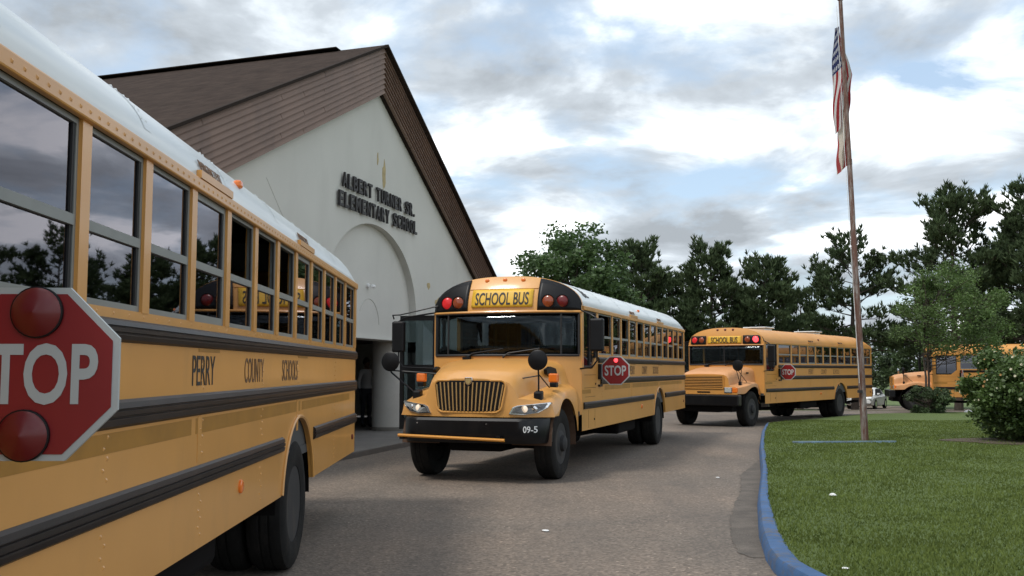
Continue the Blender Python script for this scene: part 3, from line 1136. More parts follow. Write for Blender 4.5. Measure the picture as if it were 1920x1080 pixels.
    def front(s):
        top = s.gut - 0.10                # top of the windshield
        FX = s.FX
        # cap face
        ys = list(np.linspace(-W2, W2, 29))
        rings = []
        for k in range(7):
            rings.append([(FX(y, top + (s.roofz(y) - top) * k / 6), y, top + (s.roofz(y) - top) * k / 6) for y in ys])
        MB().loft(rings).build('front_cap', s.body, s.root, smooth=True)
        # visor ledge
        MB().tube([(FX(y, top) + 0.012, y, top + 0.005) for y in ys], 0.022, 6).build('cap_ledge', s.body, s.root, smooth=True)

        def panel(name, pts, m, d0=0.004, d1=0.022, parent=None):
            a = [(FX(y, z) + d1, y, z) for y, z in pts]
            b = [(FX(y, z) + d0 - 0.01, y, z) for y, z in pts]
            return MB().prism(a, b).build(name, m, parent or s.root)

        def grid_panel(name, y0, y1, zlo, zhi, m, d=0.016):
            mb = MB()
            rows = []
            for k in range(7):
                row = []
                for y in np.linspace(y0, y1, 13):
                    a, b = zlo(y), zhi(y)
                    z = a + (b - a) * k / 6
                    row.append((FX(y, z) + d, y, z))
                rows.append(row)
            mb.loft(rows)
            o = mb.build(name, m, s.root, smooth=True)
            so = o.modifiers.new('solid', 'SOLIDIFY')
            so.thickness = 0.02
            so.offset = 0
            return o
        lampz = top + 0.165
        if s.new:
            for sd in (1, -1):
                grid_panel('lamp_housing', sd * 0.575, sd * 1.213, lambda y: top + 0.03, lambda y: max(top + 0.05, top + (s.roofz(y) - top) * 0.975), M_BLK, 0.012)
            ysig, zs0, zs1 = 0.52, top + 0.06, top + 0.39
            grid_panel('sign_panel', -0.50, 0.50, lambda y: zs0 + 0.02, lambda y: zs1 - 0.03, M_SIGNY, 0.012)
            MB().tube([(FX(y, zs1) + 0.012, y, zs1 - 0.015) for y in np.linspace(-0.56, 0.56, 9)], 0.012, 6).build('sign_rim', s.body, s.root, smooth=True)
            lamps = [(0.74, 'amber'), (0.95, 'red')]
            wt_, ht_ = 0.88, 0.20
            mk = (-0.30, 0.0, 0.30)
        else:
            for sd in (1, -1):
                grid_panel('lamp_housing', sd * 0.60, sd * 1.12, lambda y: top + 0.04, lambda y: min(top + 0.29, s.roofz(y) - 0.035), M_BLK, 0.03)
            zs0, zs1 = top + 0.045, top + 0.29
            grid_panel('sign_panel', -0.54, 0.54, lambda y: zs0 + 0.01, lambda y: zs1 - 0.02, M_SIGNY, 0.008)
            lamps = [(0.74, 'amber'), (0.98, 'red')]
            wt_, ht_ = 0.86, 0.18
            mk = (-0.25, 0.0, 0.25)
        zc = (zs0 + zs1) / 2
        text('sign_lettering', 'SCHOOL BUS', M_LETTER, s.root, (0, -wt_ / 2, zc - ht_ / 2 - 0.01), (0, 1, 0), (0, 0, 1), wt_, ht_, 0.006, 0.012,
             lambda p: Vector((FX(p.y, p.z) + 0.024, p.y, p.z)))
        for sd in (1, -1):
            for y, c in lamps:
                x = FX(y, lampz)
                m = M_AMBER if c == 'amber' else M_REDL
                if c == 'red' and s.lamps == 'lit':
                    m = M_REDON if sd == 1 else M_REDDIM
                if c == 'red' and s.lamps == 'dim' and sd == -1:
                    m = M_REDDIM
                am = M_AMBER if c != 'amber' else None
                o = MB().lathe([(0.095, 0.0), (0.095, 0.035), (0.085, 0.05), (0.05, 0.062), (0.0, 0.066)], (x, sd * y, lampz), 'x', 24).build(
                    'warning_lamp', mat('amber_warning_lens', (0.26, 0.05, 0.012), 0.25, coat=0.5) if c == 'amber' else m, s.root, smooth=True)
                MB().lathe([(0.105, 0.0), (0.112, 0.05), (0.100, 0.052), (0.098, 0.0)], (x, sd * y, lampz), 'x', 24).build('lamp_rim', M_BLK, o, smooth=True)
        for y in mk:
            z = s.roofz(y) - 0.062
            MB().lathe([(0.036, 0), (0.033, 0.014), (0.02, 0.024), (0, 0.027)], (FX(y, z), y, z), 'x', 16).build('marker_lamp', M_AMBER if s.new else M_REDL, s.root, smooth=True).scale = (1, 1, 1)
        # lower front wall, windscreen pillars
        zb = 1.79 if s.new else 1.78
        rows = [[(FX(y, z), y, z) for y in ys] for z in (0.9, 1.3, zb)]
        MB().loft(rows).build('cowl', s.body, s.root, smooth=True)
        for sd in (1, -1):
            rows = [[(FX(y, z), sd * y, z) for y in (1.18, 1.195, 1.21, W2)] for z in np.linspace(zb, top, 6)]
            MB().loft(rows).build('windshield_pillar', s.body, s.root, smooth=True)
            MB().loft([[(FX(W2, z), sd * W2, z), (10.05, sd * W2, z)] for z in np.linspace(zb, top + 0.1, 5)]).build('corner_panel', s.body, s.root)
        # windscreen: curved glass in a black gasket
        yg = np.linspace(-1.18, 1.18, 25)
        rows = [[(FX(y, z) + 0.004, y, z) for y in yg] for z in np.linspace(zb + 0.01, top - 0.01, 5)]
        ws = MB().loft(rows).build('windshield', M_WS, s.root, smooth=True)
        so = ws.modifiers.new('solid', 'SOLIDIFY')
        so.thickness = 0.006
        loop = [(y, zb + 0.015) for y in yg] + [(1.18, z) for z in np.linspace(zb + 0.05, top - 0.05, 5)] + [(y, top - 0.012) for y in yg[::-1]] + \
               [(-1.18, z) for z in np.linspace(top - 0.05, zb + 0.05, 5)]
        MB().tube([(FX(y, z) + 0.006, y, z) for y, z in loop + loop[:1]], 0.020, 6).build('windshield_gasket', M_GASK, ws, smooth=True)
        divs = (0.93, -0.93) if s.new else (0.0,)
        for y in divs:
            MB().tube([(FX(y, z) + 0.006, y, z) for z in np.linspace(zb, top, 5)], 0.016, 6).build('windshield_divider', M_GASK, ws, smooth=True)
        # wipers
        for y0, y1 in ((-0.55, 0.05), (0.05, 0.62)):
            w = MB().tube([(FX(y0, zb) + 0.05, y0, zb - 0.02), (FX(y0, zb + 0.03) + 0.04, y0 + 0.08, zb + 0.045), (FX(y1, zb + 0.1) + 0.03, y1, zb + 0.12)], [0.016, 0.012, 0.008], 6)
            w.build('wiper', M_BLK, s.root, smooth=True)
        MB().box(10.2, 10.42 if s.new else 10.3, -0.62, -0.50, zb - 0.05, zb - 0.01).build('wiper_pivot', M_BLK, s.root)
        # outside mirrors
        for sd in (1, -1):
            yo = 1.50 if sd == 1 else 1.78
            mx = 10.22
            o = MB().box(mx, mx + 0.10, sd * yo - 0.11, sd * yo + 0.11, 1.86, 2.36).build('side_mirror', M_BLK, s.root, bevel=0.03)
            if not s.new:
                MB().box(mx + 0.0, mx + 0.09, sd * yo - 0.09, sd * yo + 0.09, 1.70, 1.91).build('lower_mirror', M_BLK, o, bevel=0.025)
            MB().box(mx - 0.006, mx - 0.001, sd * yo - 0.095, sd * yo + 0.095, 1.95, 2.31).build('mirror_glass', M_CHROME, o)
            MB().tube([(10.12, sd * 1.2, 1.60), (mx + 0.05, sd * (yo - 0.08), 1.62), (mx + 0.05, sd * yo, 1.72), (mx + 0.05, sd * yo, 2.36),
                       (mx + 0.02, sd * (yo - 0.1), 2.42), (10.10, sd * 1.2, 2.50)], 0.014, 6).build('mirror_arm', M_BLK, o, smooth=True)
        if s.new:
            MB().tube([(10.15, -1.15, 2.60), (10.3, -1.75, 2.46), (10.25, -1.9, 2.46), (10.2, -1.9, 2.40)], 0.012, 6).build('mirror_brace', M_BLK, s.root, smooth=True)

    def arch_bottom(s, x, base, xc, Rr):
        d = abs(x - xc)
        return max(base, 0.52 + math.sqrt(Rr * Rr - d * d)) if d < Rr else base

    def hood_new(s):
        XA = 10.83
        x0, x1 = 10.16, 11.74

        def bend(x, y):
            u = max((x - 10.9) / (x1 - 10.9), 0)
            return x - 0.30 * (min(abs(y), 1.2) / 1.15) ** 2.6 * u ** 1.5

        def prof(x):
            u = (x - x0) / (x1 - x0)
            zt = 1.77 - 0.06 * u - 0.20 * u ** 2.2 - 0.05 * max(u - 0.9, 0) / 0.1
            w = 0.98 - 0.34 * u
            zf = 1.36 - 0.20 * u + 0.05 * math.exp(-((x - XA) / 0.45) ** 2)
            zf = min(zf, zt - 0.16)
            zb = s.arch_bottom(x, 0.93 if x > XA else 0.66, XA, 0.645)
            zs = min(zf - 0.02, max(zb + 0.03, zf - 0.22))
            return [(0, zt), (0.35 * w, zt - 0.004), (0.7 * w, zt - 0.022), (0.9 * w, zt - 0.06), (0.985 * w, zt - 0.13), (w + 0.02, (zt + zf) / 2 - 0.02),
                    (w + 0.06, zf + 0.02), (0.5 * (w + 1.1), zf + 0.0), (1.08, zf - 0.035), (1.14, zf - 0.085), (1.17, zs), (1.175, (zs + zb) / 2), (1.175, zb)]
        xs = sorted(set([x0, x1, 11.70, 11.64] + list(np.linspace(x0, x1, 18)) + [XA - 0.645 * math.cos(t) for t in np.linspace(0.02, math.pi - 0.02, 17)]))
        rings = []
        for x in xs:
            h = prof(x)
            ring = [(bend(x, y), -y, z) for y, z in h[::-1]] + [(bend(x, y), y, z) for y, z in h[1:]]
            rings.append(ring)
        hood = MB().loft(rings)
        hood = hood.build('hood', s.body, s.root, smooth=True)
        # nose panel below the hood lip
        last = rings[-1]
        rows = []
        for k in range(7):
            q = k / 6
            rows.append([(x + 0.030 * math.sin(q * math.pi * 0.5), y, z + (0.92 - z) * q) for x, y, z in last])
        MB().loft(rows).build('nose_panel', s.body, s.root, smooth=True)
        pl_ = prof(x1)
        zl = lambda y: interp([q[0] for q in pl_], [q[1] for q in pl_], abs(y))
        NX = lambda y, z: bend(x1, y) + 0.030 * math.sin(min(max((zl(y) - z) / (zl(y) - 0.92), 0), 1) * math.pi / 2)
        # grille
        zt, zb = 1.43, 0.985

        def gy(z):
            return 0.475 + 0.075 * (z - zb) / (zt - zb)
        out = []
        rc = 0.09
        for (cy, cz, a0) in ((1, 1, 0), (-1, 1, 90), (-1, -1, 180), (1, -1, 270)):
            for t in np.linspace(a0, a0 + 90, 6):
                z = (zt - rc if cz > 0 else zb + rc) + rc * math.sin(R(t))
                out.append((cy * (gy(z) - rc) + rc * math.cos(R(t)), z))
        rows = []
        for z in np.linspace(zb, zt, 15):
            e = rc - min(z - zb, zt - z, rc)
            hw = gy(z) - (rc - math.sqrt(max(rc * rc - e * e, 0)))
            rows.append([(NX(y, z) + 0.006, y, z) for y in np.linspace(-hw, hw, 15)])
        gr = MB().loft(rows).build('grille', M_BLK, s.root)
        MB().tube([(NX(y, z) + 0.012, y, z) for y, z in out + out[:1]], 0.016, 6).build('grille_surround', s.body, gr, smooth=True)
        for k in range(17):
            q = (k - 8) / 8.6
            top = zt - 0.025 - (0.055 if abs(q) < 0.06 else 0) - (0.03 if abs(q) > 0.9 else 0)
            bot = zb + 0.02 + (0.03 if abs(q) > 0.9 else 0)
            pts = [(q * gy(z), z) for z in np.linspace(bot, top, 5)]
            MB().tube([(NX(y, z) + 0.014, y, z) for y, z in pts], 0.0105, 6).build('grille_bar', M_GOLD, gr, smooth=True)
        sh = [(-0.055, 1.475), (0.055, 1.475), (0.06, 1.43), (0.04, 1.385), (0.0, 1.355), (-0.04, 1.385), (-0.06, 1.43)][::-1]
        em = MB().prism([(NX(y, z) + 0.035, y, z) for y, z in sh], [(NX(y, z) + 0.0, y, z) for y, z in sh]).build('emblem', M_CHROME, gr, bevel=0.006)
        sh2 = [(y * 0.68, 1.42 + (z - 1.42) * 0.68) for y, z in sh]
        MB().prism([(NX(y, z) + 0.039, y, z) for y, z in sh2], [(NX(y, z) + 0.034, y, z) for y, z in sh2]).build('emblem', mat('emblem_gold', (0.35, 0.25, 0.10), 0.4), gr)
        # headlights: swept back
        for sd in (1, -1):
            o = [(0.585, 0.965), (0.80, 0.955), (0.98, 0.985), (1.09, 1.05), (1.135, 1.115), (1.12, 1.13), (0.90, 1.105), (0.70, 1.085), (0.64, 1.06)]
            cy, cz = 0.85, 1.04
            if sd < 0:
                o = [(-y, z) for y, z in o][::-1]
            f = lambda d, k: [(NX(cy * sd + (y - cy * sd) * k, z) + d, cy * sd + (y - cy * sd) * k, cz + (z - cz) * k) for y, z in o]
            hl = MB().prism(f(0.024, 1.0), f(-0.05, 1.0)).build('headlight', M_CHROME, s.root, bevel=0.006)
            MB().prism(f(0.031, 0.84), f(0.02, 0.84)).build('headlight_bowl', mat('headlight_grey', (0.30, 0.29, 0.28), 0.3, 0.5), hl)
            for yy, rr in ((0.80, 0.05), (0.93, 0.045)):
                MB().lathe([(rr, 0), (rr * 0.8, 0.006), (0, 0.010)], (NX(yy * sd, 1.035) + 0.032, yy * sd, 1.035), 'x', 16).build('headlight_bulb', M_HEAD if yy < 0.9 else M_CHROME, hl, smooth=True)
            MB().prism(f(0.047, 0.87), f(0.044, 0.87)).build('headlight_lens', M_LENS, hl)
            # turn lamp on the fender, cross-view mirror
            xt = 10.98
            tl = MB().box(xt, xt + 0.10, sd * 1.04 - 0.07, sd * 1.04 + 0.07, 1.40, 1.53).build('turn_lamp', M_AMBER, s.root, bevel=0.02)
            MB().box(xt - 0.02, xt + 0.10, sd * 1.04 - 0.05, sd * 1.04 + 0.05, 1.33, 1.40).build('lamp_foot', M_BLK, tl, bevel=0.01)
            xm = 11.42
            ym, zm = (0.93, 1.72) if sd > 0 else (1.36, 1.70)
            base = [(xm - 0.06, sd * 0.93 - 0.06, 1.12), (xm + 0.06, sd * 0.93 - 0.06, 1.10), (xm + 0.06, sd * 0.93 + 0.06, 1.10), (xm - 0.06, sd * 0.93 + 0.06, 1.12)]
            mt = MB().prism(base[::-1], [(x, y * 1.0, z + 0.17) for x, y, z in base[::-1]]).build('mirror_mount', M_BLK, s.root, bevel=0.02)
            if sd > 0:
                MB().tube([(xm, sd * 0.93, 1.25), (xm, sd * ym, 1.45), (xm + 0.02, sd * ym, zm - 0.1)], 0.013, 6).build('mirror_stalk', M_BLK, mt, smooth=True)
                MB().tube([(xm - 0.3, sd * 1.0, 1.33), (xm, sd * ym, 1.52)], 0.009, 6).build('mirror_stalk', M_BLK, mt, smooth=True)
                MB().tube([(xm - 0.02, sd * 0.55, 1.44), (xm, sd * ym, 1.50)], 0.010, 6).build('mirror_stalk', M_BLK, mt, smooth=True)
            else:
                MB().tube([(xm, sd * 0.95, 1.22), (xm, sd * ym, zm - 0.16), (xm + 0.02, sd * (ym + 0.04), zm - 0.05)], 0.013, 6).build('mirror_stalk', M_BLK, mt, smooth=True)
                MB().tube([(xm - 0.05, sd * 0.62, 1.52), (xm, sd * ym, zm - 0.13)], 0.011, 6).build('mirror_stalk', M_BLK, mt, smooth=True)
            MB().lathe([(0.0, -0.09), (0.07, -0.08), (0.11, -0.05), (0.142, 0.0), (0.146, 0.015), (0.12, 0.03), (0, 0.035)], (xm + 0.03, sd * ym, zm), 'x', 24).build('cross_view_mirror', M_BLK, mt, smooth=True)
            # air intake scoop on hood side
        sc2 = [(10.52, 1.50), (10.58, 1.60), (10.78, 1.63), (10.93, 1.585), (10.90, 1.52), (10.70, 1.475)]
        yh = 0.93
        for sd in (1, -1):
            a = [(x, sd * (0.955 - 0.12 * (x - 10.5)), z) for x, z in (sc2 if sd < 0 else sc2[::-1])]
            MB().prism(a, [(x, y - sd * 0.05, z) for x, y, z in a]).build('hood_scoop', M_BLK, hood)
        # bumper
        ysb = np.linspace(-1.10, 1.10, 31)
        bx = lambda y: 11.85 - 0.05 * (abs(y) / 1.22) ** 2 - 0.34 * max((abs(y) - 0.78) / 0.32, 0) ** 2.2
        rings = []
        for y in ysb:
            rings.append([(bx(y) - 0.18, y, 0.57), (bx(y) - 0.03, y, 0.56), (bx(y) - 0.005, y, 0.60), (bx(y) + 0.004, y, 0.72), (bx(y), y, 0.87), (bx(y) - 0.03, y, 0.905), (bx(y) - 0.18, y, 0.905)])
        MB().loft(rings, True, True).build('front_bumper', M_BUMP, s.root, smooth=True)
        text('fleet_number', '09-5', M_WLET, s.root, (0, 0.83, 0.715), (0, 1, 0), (0, 0, 1), 0.165, 0.09, 0.004, 0.01, lambda p: Vector((bx(p.y) + 0.006, p.y, p.z)))
        arm = MB().tube([(11.94, -1.0, 0.655), (11.95, 0.60, 0.615)], 0.022, 8).build('crossing_arm', mat('crossing_arm_yellow', (0.62, 0.26, 0.03), 0.45), s.root, smooth=True)
        for y in (-0.95, 0.5):
            MB().box(11.80, 11.94, y - 0.03, y + 0.03, 0.60, 0.67).build('arm_bracket', M_BLK, arm)
        for y in (-0.75, 0.3):
            MB().lathe([(0.012, 0), (0.012, 0.012)], (bx(y), y, 0.83), 'x', 8).build('bolt', M_CHROME, s.root)
        # inner fender liner and flap behind the wheel
        for sd in (1, -1):
            w = [[(XA - 0.66 * math.cos(t), sd * yy, 0.52 + 0.66 * math.sin(t)) for t in np.linspace(-0.1, math.pi, 14)] for yy in (1.14, 0.55)]
            MB().loft(w).build('wheel_well', mat('inner_fender_brown', (0.085, 0.045, 0.025), 0.8), s.root)
        s.nose_x = 11.9

    def hood_old(s):
        XA = 10.78
        x0, x1 = 10.08, 11.62

        def prof(x):
            u = (x - x0) / (x1 - x0)
            zt = 1.74 - 0.05 * u - 0.13 * u ** 2 - 0.04 * max(u - 0.93, 0) / 0.07
            w = 0.92 - 0.17 * u
            fl = math.exp(-((x - XA) / 0.5) ** 4)
            yo = 1.02 + 0.15 * fl
            zf = 1.22 + 0.10 * math.exp(-((x - XA) / 0.45) ** 2) - 0.06 * u
            zb = s.arch_bottom(x, 0.95 if x > XA else 0.66, XA, 0.635)
            zs = min(zf - 0.02, max(zb + 0.025, zf - 0.16))
            return [(0, zt), (0.4 * w, zt - 0.004), (0.78 * w, zt - 0.02), (0.93 * w, zt - 0.06), (w, zt - 0.14), (w + 0.01, (zt + zf) / 2), (w + 0.03, zf + 0.03),
                    (w + 0.08, zf), (max(yo - 0.05, w + 0.1), zf - 0.01), (max(yo, w + 0.13), zf - 0.05), (max(yo + 0.01, w + 0.14), zs), (max(yo + 0.01, w + 0.14), zb)]
        xs = sorted(set([x0, x1, 11.58, 11.5] + list(np.linspace(x0, x1, 16)) + [XA - 0.635 * math.cos(t) for t in np.linspace(0.02, math.pi - 0.02, 17)]))
        rings = []
        for x in xs:
            h = prof(x)
            rings.append([(x, -y, z) for y, z in h[::-1]] + [(x, y, z) for y, z in h[1:]])
        hood = MB().loft(rings).build('hood', M_FADEH, s.root, smooth=True)
        rows = []
        for k in range(5):
            q = k / 4
            rows.append([(x + 0.02 * q, y, z + (0.94 - z) * q) for x, y, z in rings[-1]])
        MB().loft(rows).build('nose_panel', s.body, s.root, smooth=True)
        zt, zb, yg = 1.46, 1.13, 0.60
        gr = MB().box(x1 - 0.03, x1 + 0.022, -yg, yg, zb, zt).build('grille', M_BLK, s.root)
        for k in range(7):
            z = zb + 0.035 + k * (zt - zb - 0.06) / 6
            MB().box(x1 + 0.01, x1 + 0.040, -yg + 0.015, yg - 0.015, z - 0.010, z + 0.010).build('grille_slat', M_YEL2, gr, bevel=0.004)
        for (a, b, c, d) in ((-yg - 0.02, yg + 0.02, zt, zt + 0.03), (-yg - 0.02, yg + 0.02, zb - 0.03, zb), (-yg - 0.03, -yg, zb, zt), (yg, yg + 0.03, zb, zt)):
            MB().box(x1 - 0.02, x1 + 0.045, a, b, c, d).build('grille_surround', M_YEL2, gr)
        MB().box(x1 + 0.01, x1 + 0.03, -0.2, 0.2, 0.985, 1.02).build('name_badge', M_BLK, s.root)
        for sd in (1, -1):
            y0, y1 = (0.66, 0.86) if sd > 0 else (-0.86, -0.66)
            hl = MB().box(x1 - 0.02, x1 + 0.035, min(y0, y1) - 0.02, max(y0, y1) + 0.02, 0.98, 1.14).build('headlight', M_CHROME, s.root, bevel=0.01)
            MB().box(x1 + 0.03, x1 + 0.042, y0, y1, 1.0, 1.12).build('headlight_lens', mat('headlight_glass_grey', (0.45, 0.45, 0.42), 0.15), hl, bevel=0.01)
            y0, y1 = sorted((sd * 0.885, sd * 1.03))
            MB().box(x1 - 0.06, x1 + 0.03, y0, y1, 0.99, 1.13).build('turn_lamp', M_AMBER, s.root, bevel=0.015)
            xm = 11.25
            mt = MB().box(xm - 0.04, xm + 0.04, sd * 0.95 - 0.04, sd * 0.95 + 0.04, 1.15, 1.30).build('mirror_mount', M_BLK, s.root, bevel=0.01)
            ym, zm = (0.90, 1.76) if sd > 0 else (1.15, 1.72)
            for dy in (-0.06, 0.10):
                MB().tube([(xm, sd * 0.95, 1.25), (xm, sd * (ym + dy), zm - 0.12)], 0.011, 6).build('mirror_stalk', M_BLK, mt, smooth=True)
            MB().tube([(xm - 0.35, sd * 1.0, 1.28), (xm, sd * ym, zm - 0.15)], 0.009, 6).build('mirror_stalk', M_BLK, mt, smooth=True)
            MB().lathe([(0.0, -0.09), (0.08, -0.08), (0.13, -0.05), (0.16, 0.0), (0.16, 0.015), (0.12, 0.03), (0, 0.035)], (xm + 0.02, sd * ym, zm), 'x', 22).build('cross_view_mirror', M_BLK if sd > 0 else M_CHROME, mt, smooth=True)
            w = [[(XA - 0.65 * math.cos(t), sd * yy, 0.52 + 0.65 * math.sin(t)) for t in np.linspace(-0.1, math.pi, 14)] for yy in (1.10, 0.55)]
            MB().loft(w).build('wheel_well', M_UNDER, s.root)
            MB().box(10.55, 10.70, sd * 0.90 - 0.004, sd * 0.90 + 0.01, 1.52, 1.57).build('hood_badge', M_BLK, hood)
        MB().box(11.62, 11.86, -1.16, 1.16, 0.62, 0.93).build('front_bumper', M_BUMP, s.root, bevel=0.035)
        MB().box(11.3, 11.72, -0.9, 0.9, 0.45, 0.64).build('bumper_skirt', M_UNDER, s.root)
        s.nose_x = 11.86

    def wheels(s):
        XF = 10.83 if s.new else 10.78

        def tyre():
            return MB().lathe([(0.29, -0.035), (0.30, -0.005), (0.36, 0.008), (0.43, 0.010), (0.475, 0.0), (0.503, -0.018), (0.514, -0.05), (0.514, -0.095), (0.506, -0.10),
                               (0.506, -0.112), (0.514, -0.117), (0.514, -0.163), (0.506, -0.168), (0.506, -0.18), (0.514, -0.185), (0.514, -0.23), (0.49, -0.275), (0.42, -0.285), (0.30, -0.27), (0.29, -0.24)],
                              (0, 0, 0), 'y', 44)

        def rim_rear():
            return MB().lathe([(0.30, -0.01), (0.285, -0.012), (0.275, -0.03), (0.262, -0.13), (0.20, -0.15), (0.12, -0.15), (0.115, -0.06), (0.09, -0.05), (0.0, -0.05)], (0, 0, 0), 'y', 32)

        def rim_front():
            return MB().lathe([(0.30, -0.01), (0.285, -0.015), (0.27, -0.06), (0.22, -0.03), (0.17, 0.0), (0.12, 0.005), (0.11, 0.05), (0.08, 0.065), (0.0, 0.07)], (0, 0, 0), 'y', 32)

        def nuts():
            m = MB()
            for k in range(10):
                a = 2 * math.pi * k / 10
                m.lathe([(0.016, 0), (0.016, 0.03)], (0.165 * math.cos(a), -0.145, 0.165 * math.sin(a)), 'y', 6)
            return m
        for sd in (1, -1):
            for x, y, kind in ((XF, 1.10, 'f'), (3.51, 1.195, 'r'), (3.51, 0.875, 'i')):
                t = cached('tyre', 'wheel', tyre, M_RUB, s.root, True)
                t.name = 'wheel'
                t.location = (x, sd * y, 0.514)
                if sd < 0:
                    t.rotation_euler = (0, 0, math.pi)
                if kind != 'i':
                    cached('rim' + ('f' if kind == 'f' else 'r'), 'rim', rim_front if kind == 'f' else rim_rear, M_RIM, t, True)
                    stuff(cached('nuts', 'wheel_nuts', nuts, M_RIM, t))
        # axles, frame rails, tanks, flaps
        for x in (3.51, XF):
            MB().tube([(x, -0.85, 0.5), (x, 0.85, 0.5)], 0.075, 10).build('axle', M_UNDER, s.root)
        MB().lathe([(0.0, -0.2), (0.18, -0.15), (0.22, 0), (0.18, 0.15), (0, 0.2)], (3.51, 0, 0.5), 'y', 14).build('differential', M_UNDER, s.root, smooth=True)
        for sd in (1, -1):
            MB().box(0.1, 11.6, sd * 0.43 - 0.05, sd * 0.43 + 0.05, 0.62, 0.86).build('frame_rail', M_UNDER, s.root)
        MB().box(5.5, 7.0, 0.55, 1.1, 0.42, 0.72).build('fuel_tank', M_UNDER, s.root, bevel=0.05)
        MB().box(7.6, 8.4, -1.1, -0.5, 0.45, 0.72).build('battery_box', M_UNDER, s.root, bevel=0.02)
        MB().box(10.2, 11.5, -0.42, 0.42, 0.42, 1.05).build('engine', M_UNDER, s.root, bevel=0.05)
        MB().tube([(10.3, 0.25, 0.45), (7.5, 0.3, 0.42), (4.2, 0.62, 0.42), (2.0, 0.62, 0.45), (-0.1, 0.62, 0.48)], 0.05, 8).build('exhaust_pipe', M_UNDER, s.root, smooth=True)

    def inside(s):
        MB().box(0.04, 10.15, -1.19, 1.19, 0.88, 0.95).build('floor', M_INT, s.root)
        # inner lining below windows and ceiling
        ys = [1.17 * math.sin(t) for t in np.linspace(-math.pi / 2, math.pi / 2, 17)]
        MB().loft([[(x, y, s.roofz(y * 1.04) - 0.05) for y in ys] for x in (0.2, 5, 9.9)]).build('ceiling_lining', M_INT, s.root)
        for sd in (1, -1):
            MB().box(0.05, 9.1, sd * 1.175 - 0.008, sd * 1.175 + 0.008, 0.95, s.sill - 0.01).build('inner_lining', M_INT, s.root)

        def seat():
            m = MB()
            m.box(0.0, 0.14, -0.48, 0.48, 0.0, 0.62)
            m.box(0.14, 0.56, -0.48, 0.48, 0.0, 0.14)
            return m
        for k in range(11):
            x = 0.55 + k * 0.735
            for sd in (1, -1):
                o = cached(('seat', 1), 'seat', seat, M_SEAT, s.root)
                o.location = (x, sd * 0.67, 1.33)
        MB().box(9.95, 10.14, -1.1, 1.1, 1.2, 1.72).build('dashboard', M_INT, s.root, bevel=0.05)
        ds = MB().box(8.95, 9.1, 0.3, 0.85, 1.3, 2.15).build('driver_seat', M_SEAT, s.root, bevel=0.05)
        MB().box(9.1, 9.5, 0.3, 0.85, 1.3, 1.42).build('seat_cushion', M_SEAT, ds, bevel=0.04)
        c = Vector((9.83, 0.58, 1.72))
        ring = [c + Vector((-0.09 * math.sin(t), 0.23 * math.cos(t), 0.21 * math.sin(t))) for t in np.linspace(0, 2 * math.pi, 21)]
        MB().tube(ring, 0.016, 6).build('steering_wheel', M_BLK, s.root, smooth=True)
        MB().box(9.98, 10.04, -0.35, 0.35, s.gut - 0.15, s.gut - 0.02).build('interior_mirror', M_BLK, s.root)

    def stop_arm(s):
        X, y0 = 9.0, 1.265
        br = MB().box(8.93, 9.07, W2 - 0.002, W2 + 0.05, 1.43, 1.68).build('stop_arm', M_BLK, s.root, bevel=0.01)
        MB().box(8.86, 9.06, W2 + 0.0, W2 + 0.03, 1.31, 1.345).build('arm_bracket', M_BLK, br)
        r = 0.232 / math.cos(math.pi / 8)
        cy, cz = y0 + 0.232, 1.572
        oc = [(cy + r * math.cos(math.pi / 8 + k * math.pi / 4), cz + r * math.sin(math.pi / 8 + k * math.pi / 4)) for k in range(8)]
        f = lambda k, x: [(x, cy + (y - cy) * k, cz + (z - cz) * k) for y, z in oc]
        pl = MB().prism(f(1, X + 0.006), f(1, X - 0.006)).build('sign_plate', M_SWHITE, br)
        MB().prism(f(0.925, X + 0.0085), f(0.925, X - 0.0085)).build('sign_face', M_RED, br)
        text('sign_lettering', 'STOP', M_SWHITE, br, (X + 0.009, cy - 0.178, cz - 0.083), (0, 1, 0), (0, 0, 1), 0.356, 0.165, 0.002, 0.022)
        text('sign_lettering', 'STOP', M_SWHITE, br, (X - 0.009, cy + 0.178, cz - 0.083), (0, -1, 0), (0, 0, 1), 0.356, 0.165, 0.002, 0.022)
        for dz, k in ((0.165, 0), (-0.165, 1)):
            for sg in (1, -1):
                m = M_REDL
                rad = 0.066 if s.stop == 'dark' else 0.034
                if s.stop == 'lit' and k == 0:
                    m = M_REDON
                if s.stop == 'plain':
                    continue
                if s.stop == 'lit' and k == 1:
                    continue
                dy = 0.012 if k == 0 else -0.012
                MB().lathe([(rad, 0.0), (rad, 0.012), (rad * 0.9, 0.018), (rad * 0.4, 0.029), (0.0, 0.034)], (X + sg * 0.009, cy + dy, cz + dz), 'x', 28, sg).build('sign_lamp', m, br, smooth=True)
                MB().lathe([(rad * 1.06, 0.0), (rad * 1.06, 0.010), (rad * 0.98, 0.012)], (X + sg * 0.009, cy + dy, cz + dz), 'x', 28, sg).build('lamp_rim', M_BLK, br, smooth=True)

